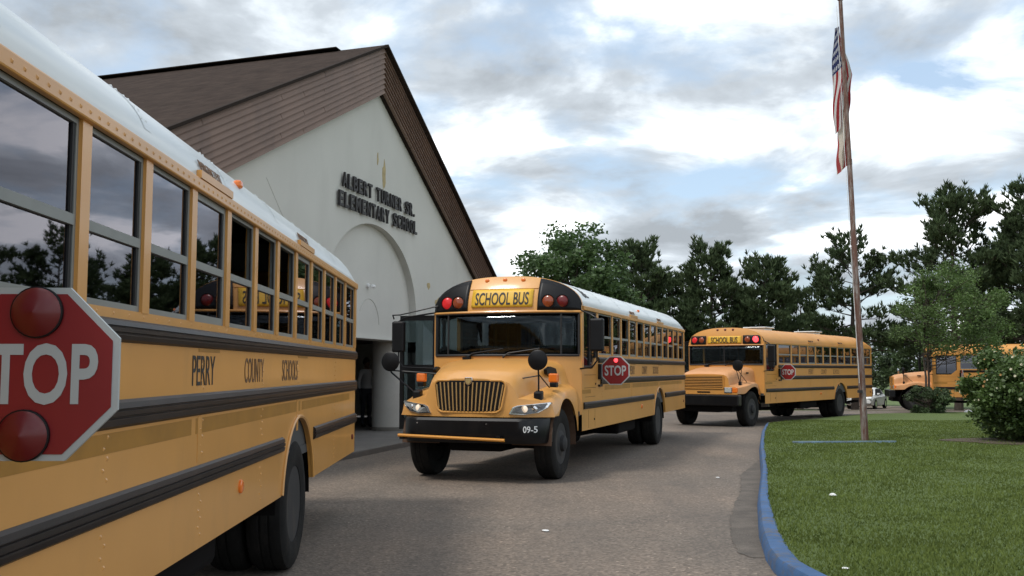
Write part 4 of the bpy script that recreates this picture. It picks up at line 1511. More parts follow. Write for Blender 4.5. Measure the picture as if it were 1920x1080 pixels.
    def lettering(s):
        m = M_FADEL
        for w, a, b in (('PERRY', 6.54, 6.11), ('COUNTY', 5.41, 4.87), ('SCHOOLS', 4.24, 3.63)):
            text('fleet_lettering', w, M_LETTER if (w == 'PERRY' and s.stop == 'dark') else m, s.root, (a, W2 + 0.001, 1.50), (-1, 0, 0), (0, 0, 1), a - b, 0.155, 0.002, 0.0)
        # dark winged mark on the roof shoulder near the front
        if s.new:
            yA = lambda z: W2 * max(0.0, 1 - ((z - s.gut) / (s.crown - s.gut)) ** (1 / 0.52)) ** (1 / 2.6) + 0.004
            mb = MB()
            for k in range(4):
                z0 = s.gut + 0.17 + k * 0.04
                a = [(9.72 - 0.02 * k, z0), (9.40 + 0.04 * k, z0 - 0.01), (9.40 + 0.04 * k, z0 + 0.015), (9.74 - 0.02 * k, z0 + 0.028)]
                a = a[::-1]
                mb.prism([(x, yA(z) + 0.003, z) for x, z in a], [(x, yA(z) - 0.01, z) for x, z in a])
            a = [(9.86, s.gut + 0.33), (9.66, s.gut + 0.15), (9.62, s.gut + 0.15), (9.70, s.gut + 0.30)][::-1]
            mb.prism([(x, yA(z) + 0.003, z) for x, z in a], [(x, yA(z) - 0.01, z) for x, z in a])
            mb.build('wing_emblem', M_LETTER, s.root)


def add_rivet(mb, x, y, z, sd, r=0.009):
    mb.add([(x - r, y, z - r), (x + r, y, z - r), (x + r, y, z + r), (x - r, y, z + r), (x, y + sd * r * 0.75, z)],
           [(0, 1, 4), (1, 2, 4), (2, 3, 4), (3, 0, 4)] if sd < 0 else [(1, 0, 4), (2, 1, 4), (3, 2, 4), (0, 3, 4)])


def add_rivet_up(mb, x, y, s, r=0.011):
    e = 0.01
    z = s.roofz(y)
    dz = (s.roofz(y + e) - s.roofz(y - e)) / (2 * e)
    n = Vector((0, -dz, 1)).normalized()
    t = Vector((0, 1, dz)).normalized()
    p = Vector((x, y, z + 0.001))
    X = Vector((1, 0, 0))
    mb.add([p - X * r - t * r, p + X * r - t * r, p + X * r + t * r, p - X * r + t * r, p + n * r * 0.8], [(0, 1, 4), (1, 2, 4), (2, 3, 4), (3, 0, 4)])


Bus('school_bus', 'white roofed yellow school bus with an unlit stop sign swung out, three upper windows open', (-1.8099, 11.7222), -0.0268, 0.0,
    'new', open_up=(5, 6, 7), stop='dark', lamps='off')
Bus('school_bus', 'white roofed yellow school bus with rounded hood, vertical bar grille and number 09-5 on bumper', (4.2742, 25.1179), 0.3227, 0.0,
    'new', open_up=(1, 3, 5), stop='lit', lamps='dim')
Bus('school_bus', 'all yellow older school bus with square horizontal slat grille turning beside the flagpole lawn', (13.43, 37.868), 0.638, -0.05,
    'old', gut=2.47, crown=2.90, stop='plain', lamps='lit', tape=False)
a4 = math.atan2(0.966, -0.26)
fw4 = Vector((-math.sin(a4), -math.cos(a4)))
lf4 = Vector((math.cos(a4), -math.sin(a4)))
w4 = Vector((17.2, 43.2))
t4 = w4 - fw4 * 10.78
Bus('school_bus', 'yellow school bus seen side-on behind the small tree and the flowering bush', (t4.x, t4.y), a4, -0.20,
    'old', gut=2.47, crown=2.90, stop='plain', lamps='off', tape=False, words=False)


# ------------------------------------------------------------------ flagpole and flags
PB, PT = Vector((7.525, 21.73, 0.05)), Vector((7.235, 21.73, 9.72))
pole = thing('flagpole', 'tall rust streaked flagpole leaning slightly on the lawn', 'flagpole', PB)
ax = (PT - PB)
prof = [(0.0, 0.076), (0.12, 0.073), (0.35, 0.065), (0.351, 0.061), (0.62, 0.054), (0.621, 0.050), (1.0, 0.042)]
MB().tube([ax * q for q, r in prof], [r for q, r in prof], 16).build('pole', M_POLE, pole, smooth=True)
MB().lathe([(0.0, -0.02), (0.06, 0.0), (0.07, 0.05), (0.05, 0.10), (0.0, 0.12)], ax, 'z', 14).build('finial', M_POLE, pole, smooth=True)
MB().tube([ax * 0.985 + Vector((-0.10, -0.03, 0)), ax * 0.7 + Vector((-0.11, -0.05, 0)), ax * 0.3 + Vector((-0.10, -0.09, 0)), ax * 0.13 + Vector((-0.08, -0.08, 0))], 0.006, 5).build('halyard', M_WLET, pole)
MB().box(-0.16, -0.06, -0.10, -0.06, 1.05, 1.11).build('cleat', M_RIM, pole)
for q in (0.115, 0.35, 0.62):
    MB().tube([ax * q, ax * (q + 0.012)], [0.080 - 0.034 * q, 0.080 - 0.034 * q], 14).build('pole_collar', M_POLE, pole, smooth=True)


def flag_mat(name, kind):
    m = bpy.data.materials.new(name)
    m.use_nodes = True
    t = m.node_tree
    b = t.nodes['Principled BSDF']
    b.inputs['Roughness'].default_value = 0.85
    L = t.links.new
    sp = t.nodes.new('ShaderNodeSeparateXYZ')
    L(t.nodes.new('ShaderNodeTexCoord').outputs['UV'], sp.inputs[0])

    def mth(op, a, b_=None):
        n = t.nodes.new('ShaderNodeMath')
        n.operation = op
        for i, q in enumerate((a, b_)):
            if q is None:
                continue
            if isinstance(q, (int, float)):
                n.inputs[i].default_value = q
            else:
                L(q, n.inputs[i])
        return n.outputs[0]

    def mx(f, a, c):
        n = t.nodes.new('ShaderNodeMix')
        n.data_type = 'RGBA'
        L(f, n.inputs[0])
        for i, q in ((6, a), (7, c)):
            if isinstance(q, tuple):
                n.inputs[i].default_value = (*q, 1)
            else:
                L(q, n.inputs[i])
        return n.outputs[2]
    u, v = sp.outputs[0], sp.outputs[1]
    if kind == 'us':
        stripe = mth('LESS_THAN', mth('MODULO', mth('MULTIPLY', v, 6.5), 1.0), 0.5)
        c = mx(stripe, (0.62, 0.60, 0.57), (0.30, 0.018, 0.022))
        canton = mth('MULTIPLY', mth('LESS_THAN', u, 0.4), mth('LESS_THAN', v, 0.538))
        su = mth('SUBTRACT', mth('MODULO', mth('MULTIPLY', u, 15.0), 1.0), 0.5)
        sv = mth('SUBTRACT', mth('MODULO', mth('MULTIPLY', v, 16.7), 1.0), 0.5)
        star = mth('LESS_THAN', mth('ADD', mth('MULTIPLY', su, su), mth('MULTIPLY', sv, sv)), 0.075)
        c = mx(canton, c, mx(star, (0.022, 0.030, 0.10), (0.6, 0.6, 0.6)))
    else:
        d1 = mth('LESS_THAN', mth('ABSOLUTE', mth('SUBTRACT', u, v)), 0.10)
        d2 = mth('LESS_THAN', mth('ABSOLUTE', mth('SUBTRACT', u, mth('SUBTRACT', 1.0, v))), 0.10)
        c = mx(mth('MAXIMUM', d1, d2), (0.62, 0.55, 0.46), (0.36, 0.05, 0.05))
    tr = t.nodes.new('ShaderNodeBsdfTranslucent')
    L(c, b.inputs['Base Color'])
    L(c, tr.inputs[0])
    ms = t.nodes.new('ShaderNodeMixShader')
    ms.inputs[0].default_value = 0.4
    L(b.outputs[0], ms.inputs[1])
    L(tr.outputs[0], ms.inputs[2])
    L(ms.outputs[0], t.nodes['Material Output'].inputs['Surface'])
    return m


def limp_flag(name, m, z0, z1, left, right, uvf, label, skew):
    """cloth hanging limp beside the pole: left/right = outline offsets from the pole by depth b, folded into pleats"""
    nu, nv = 26, 40
    V, uvs = [], []
    base = PB + ax * ((z0 - PB.z) / ax.z)
    bs = [0, 0.15, 0.3, 0.5, 0.7, 0.85, 1.0]
    for j in range(nv + 1):
        b = j / nv
        xl, xr = interp(bs, left, b), interp(bs, right, b)
        for i in range(nu + 1):
            q = i / nu
            z = z0 + (z1 - z0) * b + skew * q * b * b
            c = (z - z0) / ax.z
            fold = 0.055 * math.sin(q * 9.5 + b * 2.2) * min(1, 0.3 + 2 * b) + 0.02 * math.sin(q * 21 + b * 5)
            V.append((ax.x * c + xl + (xr - xl) * q + 0.012 * math.sin(b * 14 + q * 3), 0.13 + fold + 0.03 * math.cos(q * 5), z - z0))
            uvs.append(uvf(q, b))
    F = [(j * (nu + 1) + i, j * (nu + 1) + i + 1, (j + 1) * (nu + 1) + i + 1, (j + 1) * (nu + 1) + i) for j in range(nv) for i in range(nu)]
    me = bpy.data.meshes.new(name)
    me.from_pydata(V, [], F)
    uv = me.uv_layers.new(name='UVMap')
    for lp in me.loops:
        uv.data[lp.index].uv = uvs[lp.vertex_index]
    o = link(name, me, m, None, True)
    o.location = base
    tag(o, label, 'flag')
    return o


limp_flag('american_flag', flag_mat('stars_and_stripes_cloth', 'us'), 9.15, 6.75,
          [-0.10, -0.15, -0.18, -0.20, -0.22, -0.23, -0.22], [-0.02, 0.03, 0.10, 0.20, 0.13, 0.12, 0.10],
          lambda q, b: (min(0.98, 0.88 * b + 0.12 * q), min(0.99, 0.80 * q + 0.42 * b * (1 - 0.3 * q))),
          'American flag hanging limp from the top of the leaning pole', 0.45)
limp_flag('state_flag', flag_mat('white_crimson_cloth', 'state'), 7.3, 5.85,
          [-0.06, -0.10, -0.13, -0.17, -0.20, -0.22, -0.24], [0.03, 0.05, 0.06, 0.05, 0.04, 0.03, 0.02],
          lambda q, b: (0.30 + 0.65 * q, 0.10 + 0.35 * b * (1 - q)),
          'white flag with crimson bands hanging limp below the American flag', 0.22)

# blue concrete edging strip half sunk in the grass at the pole
mb = MB()
mb.prism([(5.75, 20.83, 0.13), (7.95, 21.08, 0.125), (7.95, 21.16, 0.125), (5.75, 20.93, 0.13)][::1], [(5.75, 20.83, 0.02), (7.95, 21.08, 0.02), (7.95, 21.16, 0.02), (5.75, 20.93, 0.02)])
tag(mb.build('edging_strip', mat('pale_blue_concrete', (0.16, 0.24, 0.32), 0.8, var=0.3, vscale=4, dirt=(0.12, 0.12, 0.10), dscale=5, damt=0.8), None), 'pale blue concrete edging strip in the grass at the flagpole foot', 'edging')


# ------------------------------------------------------------------ trees and shrubs
def rand_unit(rng, n):
    v = rng.normal(size=(n, 3))
    return v / np.linalg.norm(v, axis=1)[:, None]


def needles(rng, C, D, ln, wd, nb):
    """nb narrow blades spraying from every tuft centre C along direction D"""
    n = len(C)
    C = np.repeat(C, nb, 0)
    D = np.repeat(D, nb, 0) + 0.75 * rand_unit(rng, n * nb)
    D /= np.linalg.norm(D, axis=1)[:, None]
    S = np.cross(D, rand_unit(rng, n * nb))
    S /= np.linalg.norm(S, axis=1)[:, None]
    l = ln * (0.7 + 0.6 * rng.random((n * nb, 1)))
    w = wd * (0.7 + 0.6 * rng.random((n * nb, 1)))
    V = np.stack([C - D * l * 0.25, C + D * l * 0.35 + S * w, C + D * l, C + D * l * 0.35 - S * w], 1).reshape(-1, 3)
    return V


def leaves(rng, C, size):
    n = len(C)
    D = rand_unit(rng, n)
    D[:, 2] *= 0.6
    S = np.cross(D, rand_unit(rng, n))
    S /= np.linalg.norm(S, axis=1)[:, None]
    D /= np.linalg.norm(D, axis=1)[:, None]
    l = size * (0.6 + 0.8 * rng.random((n, 1)))
    return np.stack([C - D * l * 0.5, C + S * l * 0.32, C + D * l * 0.5, C - S * l * 0.32], 1).reshape(-1, 3)


def limb(mb, p0, p1, r0, r1, rng, bow=0.1, n=4):
    p0, p1 = np.array(p0), np.array(p1)
    L = np.linalg.norm(p1 - p0)
    off = rng.normal(size=3) * bow * L * 0.5
    off[2] -= bow * L * 0.3
    pts = [p0 + (p1 - p0) * q + off * math.sin(q * math.pi) for q in np.linspace(0, 1, n)]
    mb.tube(pts, list(np.linspace(r0, r1, n)), 6)
    return pts


def pine(x, y, h, cw, cb, seed, label, dens=1.0, z0=None):
    """tall pine: open crown of needle tufts carried on upswept limbs"""
    rng = np.random.default_rng(seed)
    z0 = gz(y) if z0 is None else z0
    root = thing('pine_tree', label, 'tree', (x, y, z0), 0, 'pines behind the buses')
    mb = MB()
    lean = rng.normal(size=2) * 0.02
    tp = [(lean[0] * z + 0.06 * math.sin(z), lean[1] * z, z) for z in np.linspace(-0.2, h * 0.97, 9)]
    mb.tube(tp, list(np.linspace(0.20 + h * 0.006, 0.03, 9)), 8)
    C, D = [], []
    nl = int(54 * dens)
    for i in range(nl):
        q = (i + rng.random() * 0.7) / nl
        zb = cb + (h - cb) * q ** 0.9
        env = math.sin(min(0.22 + 0.62 * (1 - q) ** 0.75, 1) * math.pi * 0.62) * (1 - 0.25 * q)
        Ln = cw * env * (0.6 + 0.5 * rng.random())
        az = i * 2.4 + rng.normal() * 0.5
        el = -0.05 + 0.75 * q + rng.normal() * 0.14
        d = np.array([math.cos(az) * math.cos(el), math.sin(az) * math.cos(el), math.sin(el)])
        s = np.array([lean[0] * zb, lean[1] * zb, zb])
        pts = limb(mb, s, s + d * Ln, 0.05 * (1 - q) + 0.018, 0.012, rng, 0.12, 5)
        nt = max(4, int(Ln * 4.6))
        for k in range(nt):
            f = 0.35 + 0.65 * (k + rng.random()) / nt
            j = min(int(f * 4), 3)
            p = pts[j] + (pts[j + 1] - pts[j]) * (f * 4 - j)
            sd = np.cross(d, [0, 0, 1]) * (1 if k % 2 else -1)
            e = p + (sd * (0.25 + 0.5 * rng.random()) * (1.25 - f) * min(Ln, 1.6) * 0.7 + d * 0.28 + np.array([0, 0, 0.18 + 0.2 * rng.random()]))
            mb.tube([p, e], [0.011, 0.006], 4, False)
            ncl = 5
            c = e + rng.normal(size=(ncl, 3)) * np.array([0.21, 0.21, 0.16])
            C.append(c)
            dd = (e - p) / np.linalg.norm(e - p)
            D.append(np.tile(dd * 0.8 + np.array([0, 0, 0.45]), (ncl, 1)))
    C, D = np.concatenate(C), np.concatenate(D)
    mb.build('trunk', M_BARK, root, smooth=True, recalc=False)
    V = needles(rng, C, D, 0.34, 0.040, 10)
    crown = link('crown', np_mesh('crown', V, np.arange(len(V)).reshape(-1, 4)), M_PINE, root)
    return root


def broadleaf(x, y, h, rad, cb, seed, label, name='broadleaf_tree', leaf=0.16, m=M_LEAF, nlump=70, per=130, group=None, trunks=1, trad=0.22, z0=None, flat=1.0, conical=0.0, cat='tree', shift=0.0):
    rng = np.random.default_rng(seed)
    z0 = gz(y) if z0 is None else z0
    root = thing(name, label, cat, (x, y, z0), 0, group)
    mb = MB()
    cz = (h + cb) / 2
    hz = (h - cb) / 2
    tops = []
    for k in range(trunks):
        off = np.array([0.0, 0.0]) if trunks == 1 else np.array([0.35 * math.cos(2 * math.pi * k / trunks + 1), 0.25 * math.sin(2 * math.pi * k / trunks + 1)])
        t = [(off[0] * (0.4 + 0.6 * q) + rng.normal() * 0.03, off[1] * (0.4 + 0.6 * q), z) for q, z in zip(np.linspace(0, 1, 6), np.linspace(-0.15, cb + hz * 0.9, 6))]
        mb.tube(t, list(np.linspace(trad, trad * 0.3, 6)), 8)
        tops.append(t)
    C = []
    for i in range(nlump):
        u = rand_unit(rng, 1)[0]
        rr = 0.45 + 0.55 * rng.random() ** 0.5
        q = u[2] * rr
        taper = 1.0 - conical * (0.5 + 0.5 * q)
        c = np.array([shift * min(1.0, 1.2 - 0.5 * q) + u[0] * rad * rr * taper, u[1] * rad * rr * taper * 0.9, cz + hz * q * flat])
        lr = (0.16 + 0.14 * rng.random()) * (rad + hz) * 0.5 * (0.75 + 0.25 * taper)
        t = tops[i % len(tops)]
        zs = max(cb * 0.8, min(c[2] - 0.3 * rad * rng.random() - 0.2, t[-1][2]))
        zs = max(zs, 0.2)
        tx = np.interp(zs, [p[2] for p in t], [p[0] for p in t])
        ty = np.interp(zs, [p[2] for p in t], [p[1] for p in t])
        limb(mb, (tx, ty, zs), c, trad * 0.25, 0.012, rng, 0.12, 4)
        p = rng.normal(size=(per, 3))
        p /= (np.linalg.norm(p, axis=1)[:, None] + 0.35)
        C.append(c + p * np.array([lr, lr, lr * 0.7]) * (0.55 + 0.75 * rng.random((per, 1))))
    mb.build('trunk', M_BARK, root, smooth=True, recalc=False)
    C = np.concatenate(C)
    C = C[C[:, 2] > 0.03]
    V = leaves(rng, C, leaf)
    link('crown', np_mesh('crown', V, np.arange(len(V)).reshape(-1, 4)), m, root)
    return root


broadleaf(3.1, 51, 9.2, 3.1, 2.0, 11, 'broad round leafy tree behind the white roofed bus', leaf=0.22, nlump=95, per=170, trad=0.25)
broadleaf(-1.5, 58, 6.0, 2.4, 1.0, 12, 'lower leafy tree beside the dark gable edge', leaf=0.22, nlump=50, per=130)
for (x, y, h, cw, cb, sd, dn, lb) in (
        (7.6, 60, 9.1, 2.7, 2.4, 21, 1.0, 'dark pine growing against the round leafy tree'),
        (10.0, 63, 7.4, 2.3, 2.0, 28, 0.9, 'shorter dark pine in the gap between two taller pines'),
        (12.0, 60, 8.9, 2.5, 2.2, 22, 1.15, 'dense tall pine rising over the older bus roof sign'),
        (14.9, 60, 8.0, 2.6, 2.0, 23, 1.15, 'dense broad pine rising over the older bus hatch'),
        (18.7, 66, 6.9, 1.5, 1.5, 24, 0.7, 'small thin pine left of the open crowned pine'),
        (20.9, 62, 9.6, 3.3, 3.2, 25, 0.62, 'open crowned pine behind the flagpole with sky showing through'),
        (24.6, 56, 11.1, 3.8, 2.6, 26, 0.95, 'tall spreading pine behind the small feathery tree'),
        (27.6, 53, 11.2, 3.6, 2.6, 27, 1.05, 'tallest dark pine rising above the flowering bush'),
        (30.5, 60, 10.2, 3.4, 2.0, 29, 1.0, 'dark pine beyond the tallest pine')):
    pine(x, y, h, cw, cb, sd, lb, dn)
broadleaf(16.1, 39.4, 5.9, 2.7, 2.1, 31, 'small light green feathery tree with two thin trunks', leaf=0.09, m=M_LIME, nlump=90, per=200, trunks=2, trad=0.06, name='feathery_tree', conical=0.5, shift=1.05)
# dark understory along the back of the lot
for k, (x, y, h, r_) in enumerate(((3.5, 68, 5.4, 3.0), (7.0, 70, 5.6, 3.0), (10.5, 71, 5.4, 3.0), (14.0, 72, 5.6, 3.0), (17.5, 74, 5.6, 3.0), (21.0, 78, 6.0, 3.0), (24.5, 80, 5.8, 3.0), (28.0, 82, 6.4, 3.2),
                                   (30.0, 74, 6.4, 3.2), (33.5, 70, 6.6, 3.4), (37.5, 66, 7.0, 3.4), (27.5, 67, 5.0, 2.2), (22.3, 76, 4.6, 2.4), (18.3, 69, 4.4, 1.9), (12.2, 67, 4.6, 2.2), (40, 60, 7.0, 3.4))):
    broadleaf(x, y, h, r_, 0.2, 50 + k, 'bushy dark tree in the thicket along the back of the lot', name='thicket_tree', leaf=0.24, m=M_DARKLF if k % 3 else M_LEAF,
              nlump=62, per=120, group='thicket along the back of the lot')
# low evergreen shrub in front of the side-on bus
broadleaf(15.35, 37.4, 1.05, 0.86, 0.0, 71, 'low spreading evergreen shrub under the feathery tree', name='evergreen_shrub', leaf=0.07, m=M_DARKLF, nlump=60, per=170, trad=0.04, cat='shrub')
# flowering bush
FB = Vector((11.25, 21.6, 0.09))
fb = broadleaf(FB.x, FB.y, 2.0, 1.55, 0.02, 81, 'large glossy green bush with cream and faded orange blossoms', name='flowering_bush', leaf=0.085, m=M_BUSHLF, nlump=150, per=290, trad=0.05, z0=0.09, cat='bush')


def bloom():
    m = MB()
    for k in range(7):
        a = 2 * math.pi * k / 7
        c, s = math.cos(a), math.sin(a)
        p = [(0, 0, 0), (0.035 * c - 0.018 * s, 0.035 * s + 0.018 * c, 0.012), (0.058 * c, 0.058 * s, 0.03), (0.035 * c + 0.018 * s, 0.035 * s - 0.018 * c, 0.012)]
        m.add(p, [(0, 1, 2, 3)])
    m.lathe([(0.012, 0.0), (0.014, 0.012), (0.0, 0.02)], (0, 0, 0.005), 'z', 7)
    return m


rng = np.random.default_rng(9)
for k in range(64):
    a = rng.normal() * 0.85 + math.pi * 1.36         # mostly on the side facing the driveway
    el = rng.random() * 1.25 - 0.12
    d = Vector((math.cos(a) * math.cos(el), math.sin(a) * math.cos(el), math.sin(el)))
    me_key = 'bloom%d' % (0 if k % 3 else 1)
    o = cached(me_key, 'blossom', bloom, M_PETAL if k % 3 else M_PETAL2, fb)
    o.location = Vector((0, 0, 1.0)) + Vector((d.x * 1.72, d.y * 1.60, d.z * 1.10))
    o.rotation_euler = d.to_track_quat('Z', 'Y').to_euler()
    sc3 = 0.32 + 0.35 * rng.random()
    o.scale = (sc3, sc3, sc3)
# dead leaves and bare soil at the foot of the bush
mb = MB()
ring = [(11.0 + (1.75 + 0.25 * math.sin(5 * t)) * math.cos(t), 21.4 + (1.1 + 0.15 * math.sin(3 * t)) * math.sin(t), 0.108) for t in np.linspace(0, 2 * math.pi, 30)[:-1]]
mb.prism(ring, [(x, y, 0.05) for x, y, z in ring])
structure(mb.build('soil_bed', mat('bare_soil', (0.085, 0.062, 0.045), 0.95, var=0.3, vscale=6, fine=0.3, fscale=60, bump=0.6, bscale=40), None))


# ------------------------------------------------------------------ white sedan parked beyond
def sedan(loc, rz):
    car = thing('parked_car', 'white four door sedan parked on gravel beyond the older bus', 'car', loc, rz)
    mw = mat('white_car_paint', (0.72, 0.73, 0.72), 0.3, coat=0.4)
    # x forward, y left. body sections
    secs = []
    for x, zt, w, zb in ((-2.45, 0.80, 0.80, 0.40), (-2.35, 0.98, 0.88, 0.28), (-1.6, 1.02, 0.93, 0.22), (-0.6, 0.98, 0.94, 0.22), (0.6, 0.97, 0.94, 0.22), (1.1, 0.98, 0.94, 0.22),
                         (2.0, 0.92, 0.91, 0.24), (2.35, 0.84, 0.87, 0.28), (2.46, 0.70, 0.80, 0.36)):
        h = [(0, zt), (w * 0.6, zt - 0.005), (w * 0.9, zt - 0.05), (w, zt - 0.16), (w * 1.0, (zt + zb) / 2), (w * 0.97, zb + 0.05), (w * 0.8, zb)]
        secs.append([(x, -y, z) for y, z in h[::-1]] + [(x, y, z) for y, z in h[1:]])
    MB().loft(secs, True, True).build('body', mw, car, smooth=True)
    gh = []
    for x, zt, w in ((-1.75, 1.0, 0.80), (-1.15, 1.38, 0.68), (-0.6, 1.47, 0.65), (0.1, 1.46, 0.65), (0.55, 1.36, 0.67), (1.15, 0.98, 0.80)):
        gh.append([(x, -w - 0.08 * (1.47 - zt), 0.93), (x, -w, max(zt - 0.06, 0.96)), (x, -w * 0.7, zt), (x, w * 0.7, zt), (x, w, max(zt - 0.06, 0.96)), (x, w + 0.08 * (1.47 - zt), 0.93)])
    MB().loft(gh, False, False).build('roof', mw, car, smooth=True)
    dk = glass('car_glass', (0.05, 0.06, 0.06), 1.7)
    MB().prism([(1.10, -0.68, 1.02), (1.10, 0.68, 1.02), (0.58, 0.56, 1.36), (0.58, -0.56, 1.36)], [(1.05, -0.68, 1.0), (1.05, 0.68, 1.0), (0.53, 0.56, 1.34), (0.53, -0.56, 1.34)]).build('windshield', M_GASK, car)
    for sd in (1, -1):
        for a, b in (((0.95, 1.0), (0.05, 1.0)), ((-0.02, 1.0), (-1.05, 1.0))):
            t0 = 0.50 if a[0] > 0.5 else -0.06
            t1 = 0.0 if a[0] > 0.5 else -0.85
            P = [(a[0], sd * 0.83, 1.0), (b[0], sd * 0.83, 1.0), (t1, sd * 0.70, 1.36), (t0, sd * 0.70, 1.36)]
            MB().prism(P, [(x, y - sd * 0.04, z) for x, y, z in P]).build('side_window', M_GASK, car)
        MB().box(0.80, 0.95, sd * 0.98 - 0.09, sd * 0.98 + 0.09, 0.98, 1.10).build('door_mirror', mw, car, bevel=0.03)
        y0, y1 = sorted((sd * 0.52, sd * 0.84))
        MB().box(2.36, 2.45, y0, y1, 0.60, 0.74).build('headlight', mat('car_headlight', (0.35, 0.38, 0.36), 0.15, 0.4), car, bevel=0.03)
        MB().box(2.44, 2.475, y0, y1, 0.36, 0.42).build('lower_intake', M_BLK, car)
        for x in (1.52, -1.52):
            w = MB().lathe([(0.22, -0.02), (0.24, 0.0), (0.33, 0.0), (0.345, -0.03), (0.345, -0.19), (0.30, -0.21)], (x, sd * 0.955, 0.345), 'y', 28, sd).build('wheel', M_RUB, car, smooth=True)
            MB().lathe([(0.235, -0.01), (0.20, -0.04), (0.08, -0.02), (0.0, -0.01)], (x, sd * 0.955, 0.345), 'y', 24, sd).build('rim', M_CHROME, w, smooth=True)
    g = MB().box(2.42, 2.475, -0.40, 0.40, 0.50, 0.78).build('grille', mat('car_grille', (0.10, 0.10, 0.11), 0.3, 0.6), car, bevel=0.03)
    return car


sedan((25.0, 71.6, gz(71.6)), R(-90 - 32))


# ------------------------------------------------------------------ people
def person(name, label, loc, rz, joints, colfn, hair=(0.02, 0.015, 0.012)):
    """one continuous skinned figure; joints = list of (name, parent, xyz, radius)"""
    root = thing(name, label, 'person', loc, rz)
    idx = {j[0]: i for i, j in enumerate(joints)}
    me = bpy.data.meshes.new('body')
    me.from_pydata([j[2] for j in joints], [(idx[j[1]], i) for i, j in enumerate(joints) if j[1]], [])
    me.materials.append(colfn)
    o = bpy.data.objects.new('body', me)
    COL.objects.link(o)
    o.parent = root
    sk = o.modifiers.new('skin', 'SKIN')
    sk.use_smooth_shade = True
    for i, j in enumerate(joints):
        r = j[3]
        me.skin_vertices[0].data[i].radius = r if isinstance(r, tuple) else (r, r)
        me.skin_vertices[0].data[i].use_root = (i == 0)
    su = o.modifiers.new('sub', 'SUBSURF')
    su.levels = 1
    su.render_levels = 2
    hd = [j for j in joints if j[0] == 'head'][0][2]
    mb = MB()
    rings = []
    for t in np.linspace(0.12, math.pi * 0.62, 8):
        rings.append([(hd[0] - 0.018 + 0.102 * math.sin(t) * math.cos(a), hd[1] + 0.088 * math.sin(t) * math.sin(a), hd[2] + 0.02 + 0.125 * math.cos(t) + (0.05 * max(math.cos(a), 0) if t > 1.2 else 0)) for a in np.linspace(0, 2 * math.pi, 17)[:-1]])
    mb.loft(rings, True, True).build('hair', mat(name + '_hair', hair, 0.8), root, smooth=True)
    mb = MB()
    for s_ in (1, -1):
        mb.lathe([(0.0, 0.0), (0.012, 0.002), (0.0, 0.008)], (hd[0] + 0.083, hd[1] + s_ * 0.032, hd[2] + 0.005), 'x', 8)
    mb.box(hd[0] + 0.080, hd[0] + 0.088, hd[1] - 0.025, hd[1] + 0.025, hd[2] - 0.062, hd[2] - 0.054)
    mb.build('face_features', mat(name + '_features', (0.03, 0.018, 0.014), 0.5), root)
    mb = MB().prism([(hd[0] + 0.085, hd[1] - 0.014, hd[2] - 0.035), (hd[0] + 0.085, hd[1] + 0.014, hd[2] - 0.035), (hd[0] + 0.085, hd[1], hd[2] + 0.01)],
                    [(hd[0] + 0.108, hd[1] - 0.008, hd[2] - 0.032), (hd[0] + 0.108, hd[1] + 0.008, hd[2] - 0.032), (hd[0] + 0.09, hd[1], hd[2] + 0.008)])
    mb.build('nose', mat(name + '_skin', (0.16, 0.085, 0.055), 0.6), root, smooth=True)
    return root


def zone_mat(name, stops):
    """clothing colours by height on the figure"""
    m = bpy.data.materials.new(name)
    m.use_nodes = True
    t = m.node_tree
    b = t.nodes['Principled BSDF']
    b.inputs['Roughness'].default_value = 0.8
    sp = t.nodes.new('ShaderNodeSeparateXYZ')
    t.links.new(t.nodes.new('ShaderNodeTexCoord').outputs['Object'], sp.inputs[0])
    mp = t.nodes.new('ShaderNodeMath')
    mp.operation = 'DIVIDE'
    mp.inputs[1].default_value = 2.0
    t.links.new(sp.outputs[2], mp.inputs[0])
    rp = t.nodes.new('ShaderNodeValToRGB')
    rp.color_ramp.interpolation = 'CONSTANT'
    e = rp.color_ramp.elements
    while len(e) < len(stops):
        e.new(0.5)
    for i, (p, c) in enumerate(stops):
        e[i].position = p / 2.0
        e[i].color = (*c, 1)
    t.links.new(mp.outputs[0], rp.inputs[0])
    t.links.new(rp.outputs[0], b.inputs['Base Color'])
    return m


def fingers(side, hand, down):
    out = []
    x, y, z = hand
    for k, (dy, ln) in enumerate(((0.028, 0.075), (0.010, 0.085), (-0.010, 0.080), (-0.028, 0.062))):
        b = (x + dy, y, z - 0.05 if down else z)
        m_ = (x + dy * 1.2, y + side * 0.006, z - 0.05 - ln * 0.55)
        e = (x + dy * 1.2 + 0.004, y - side * 0.008, z - 0.05 - ln)
        out += [('f%d%d' % (side, k), 'hand%d' % side, b, 0.010), ('g%d%d' % (side, k), 'f%d%d' % (side, k), m_, 0.009), ('h%d%d' % (side, k), 'g%d%d' % (side, k), e, 0.007)]
    out += [('t%d' % side, 'hand%d' % side, (x + 0.042, y - side * 0.005, z - 0.02), 0.010), ('u%d' % side, 't%d' % side, (x + 0.06, y - side * 0.008, z - 0.06), 0.008)]
    return out


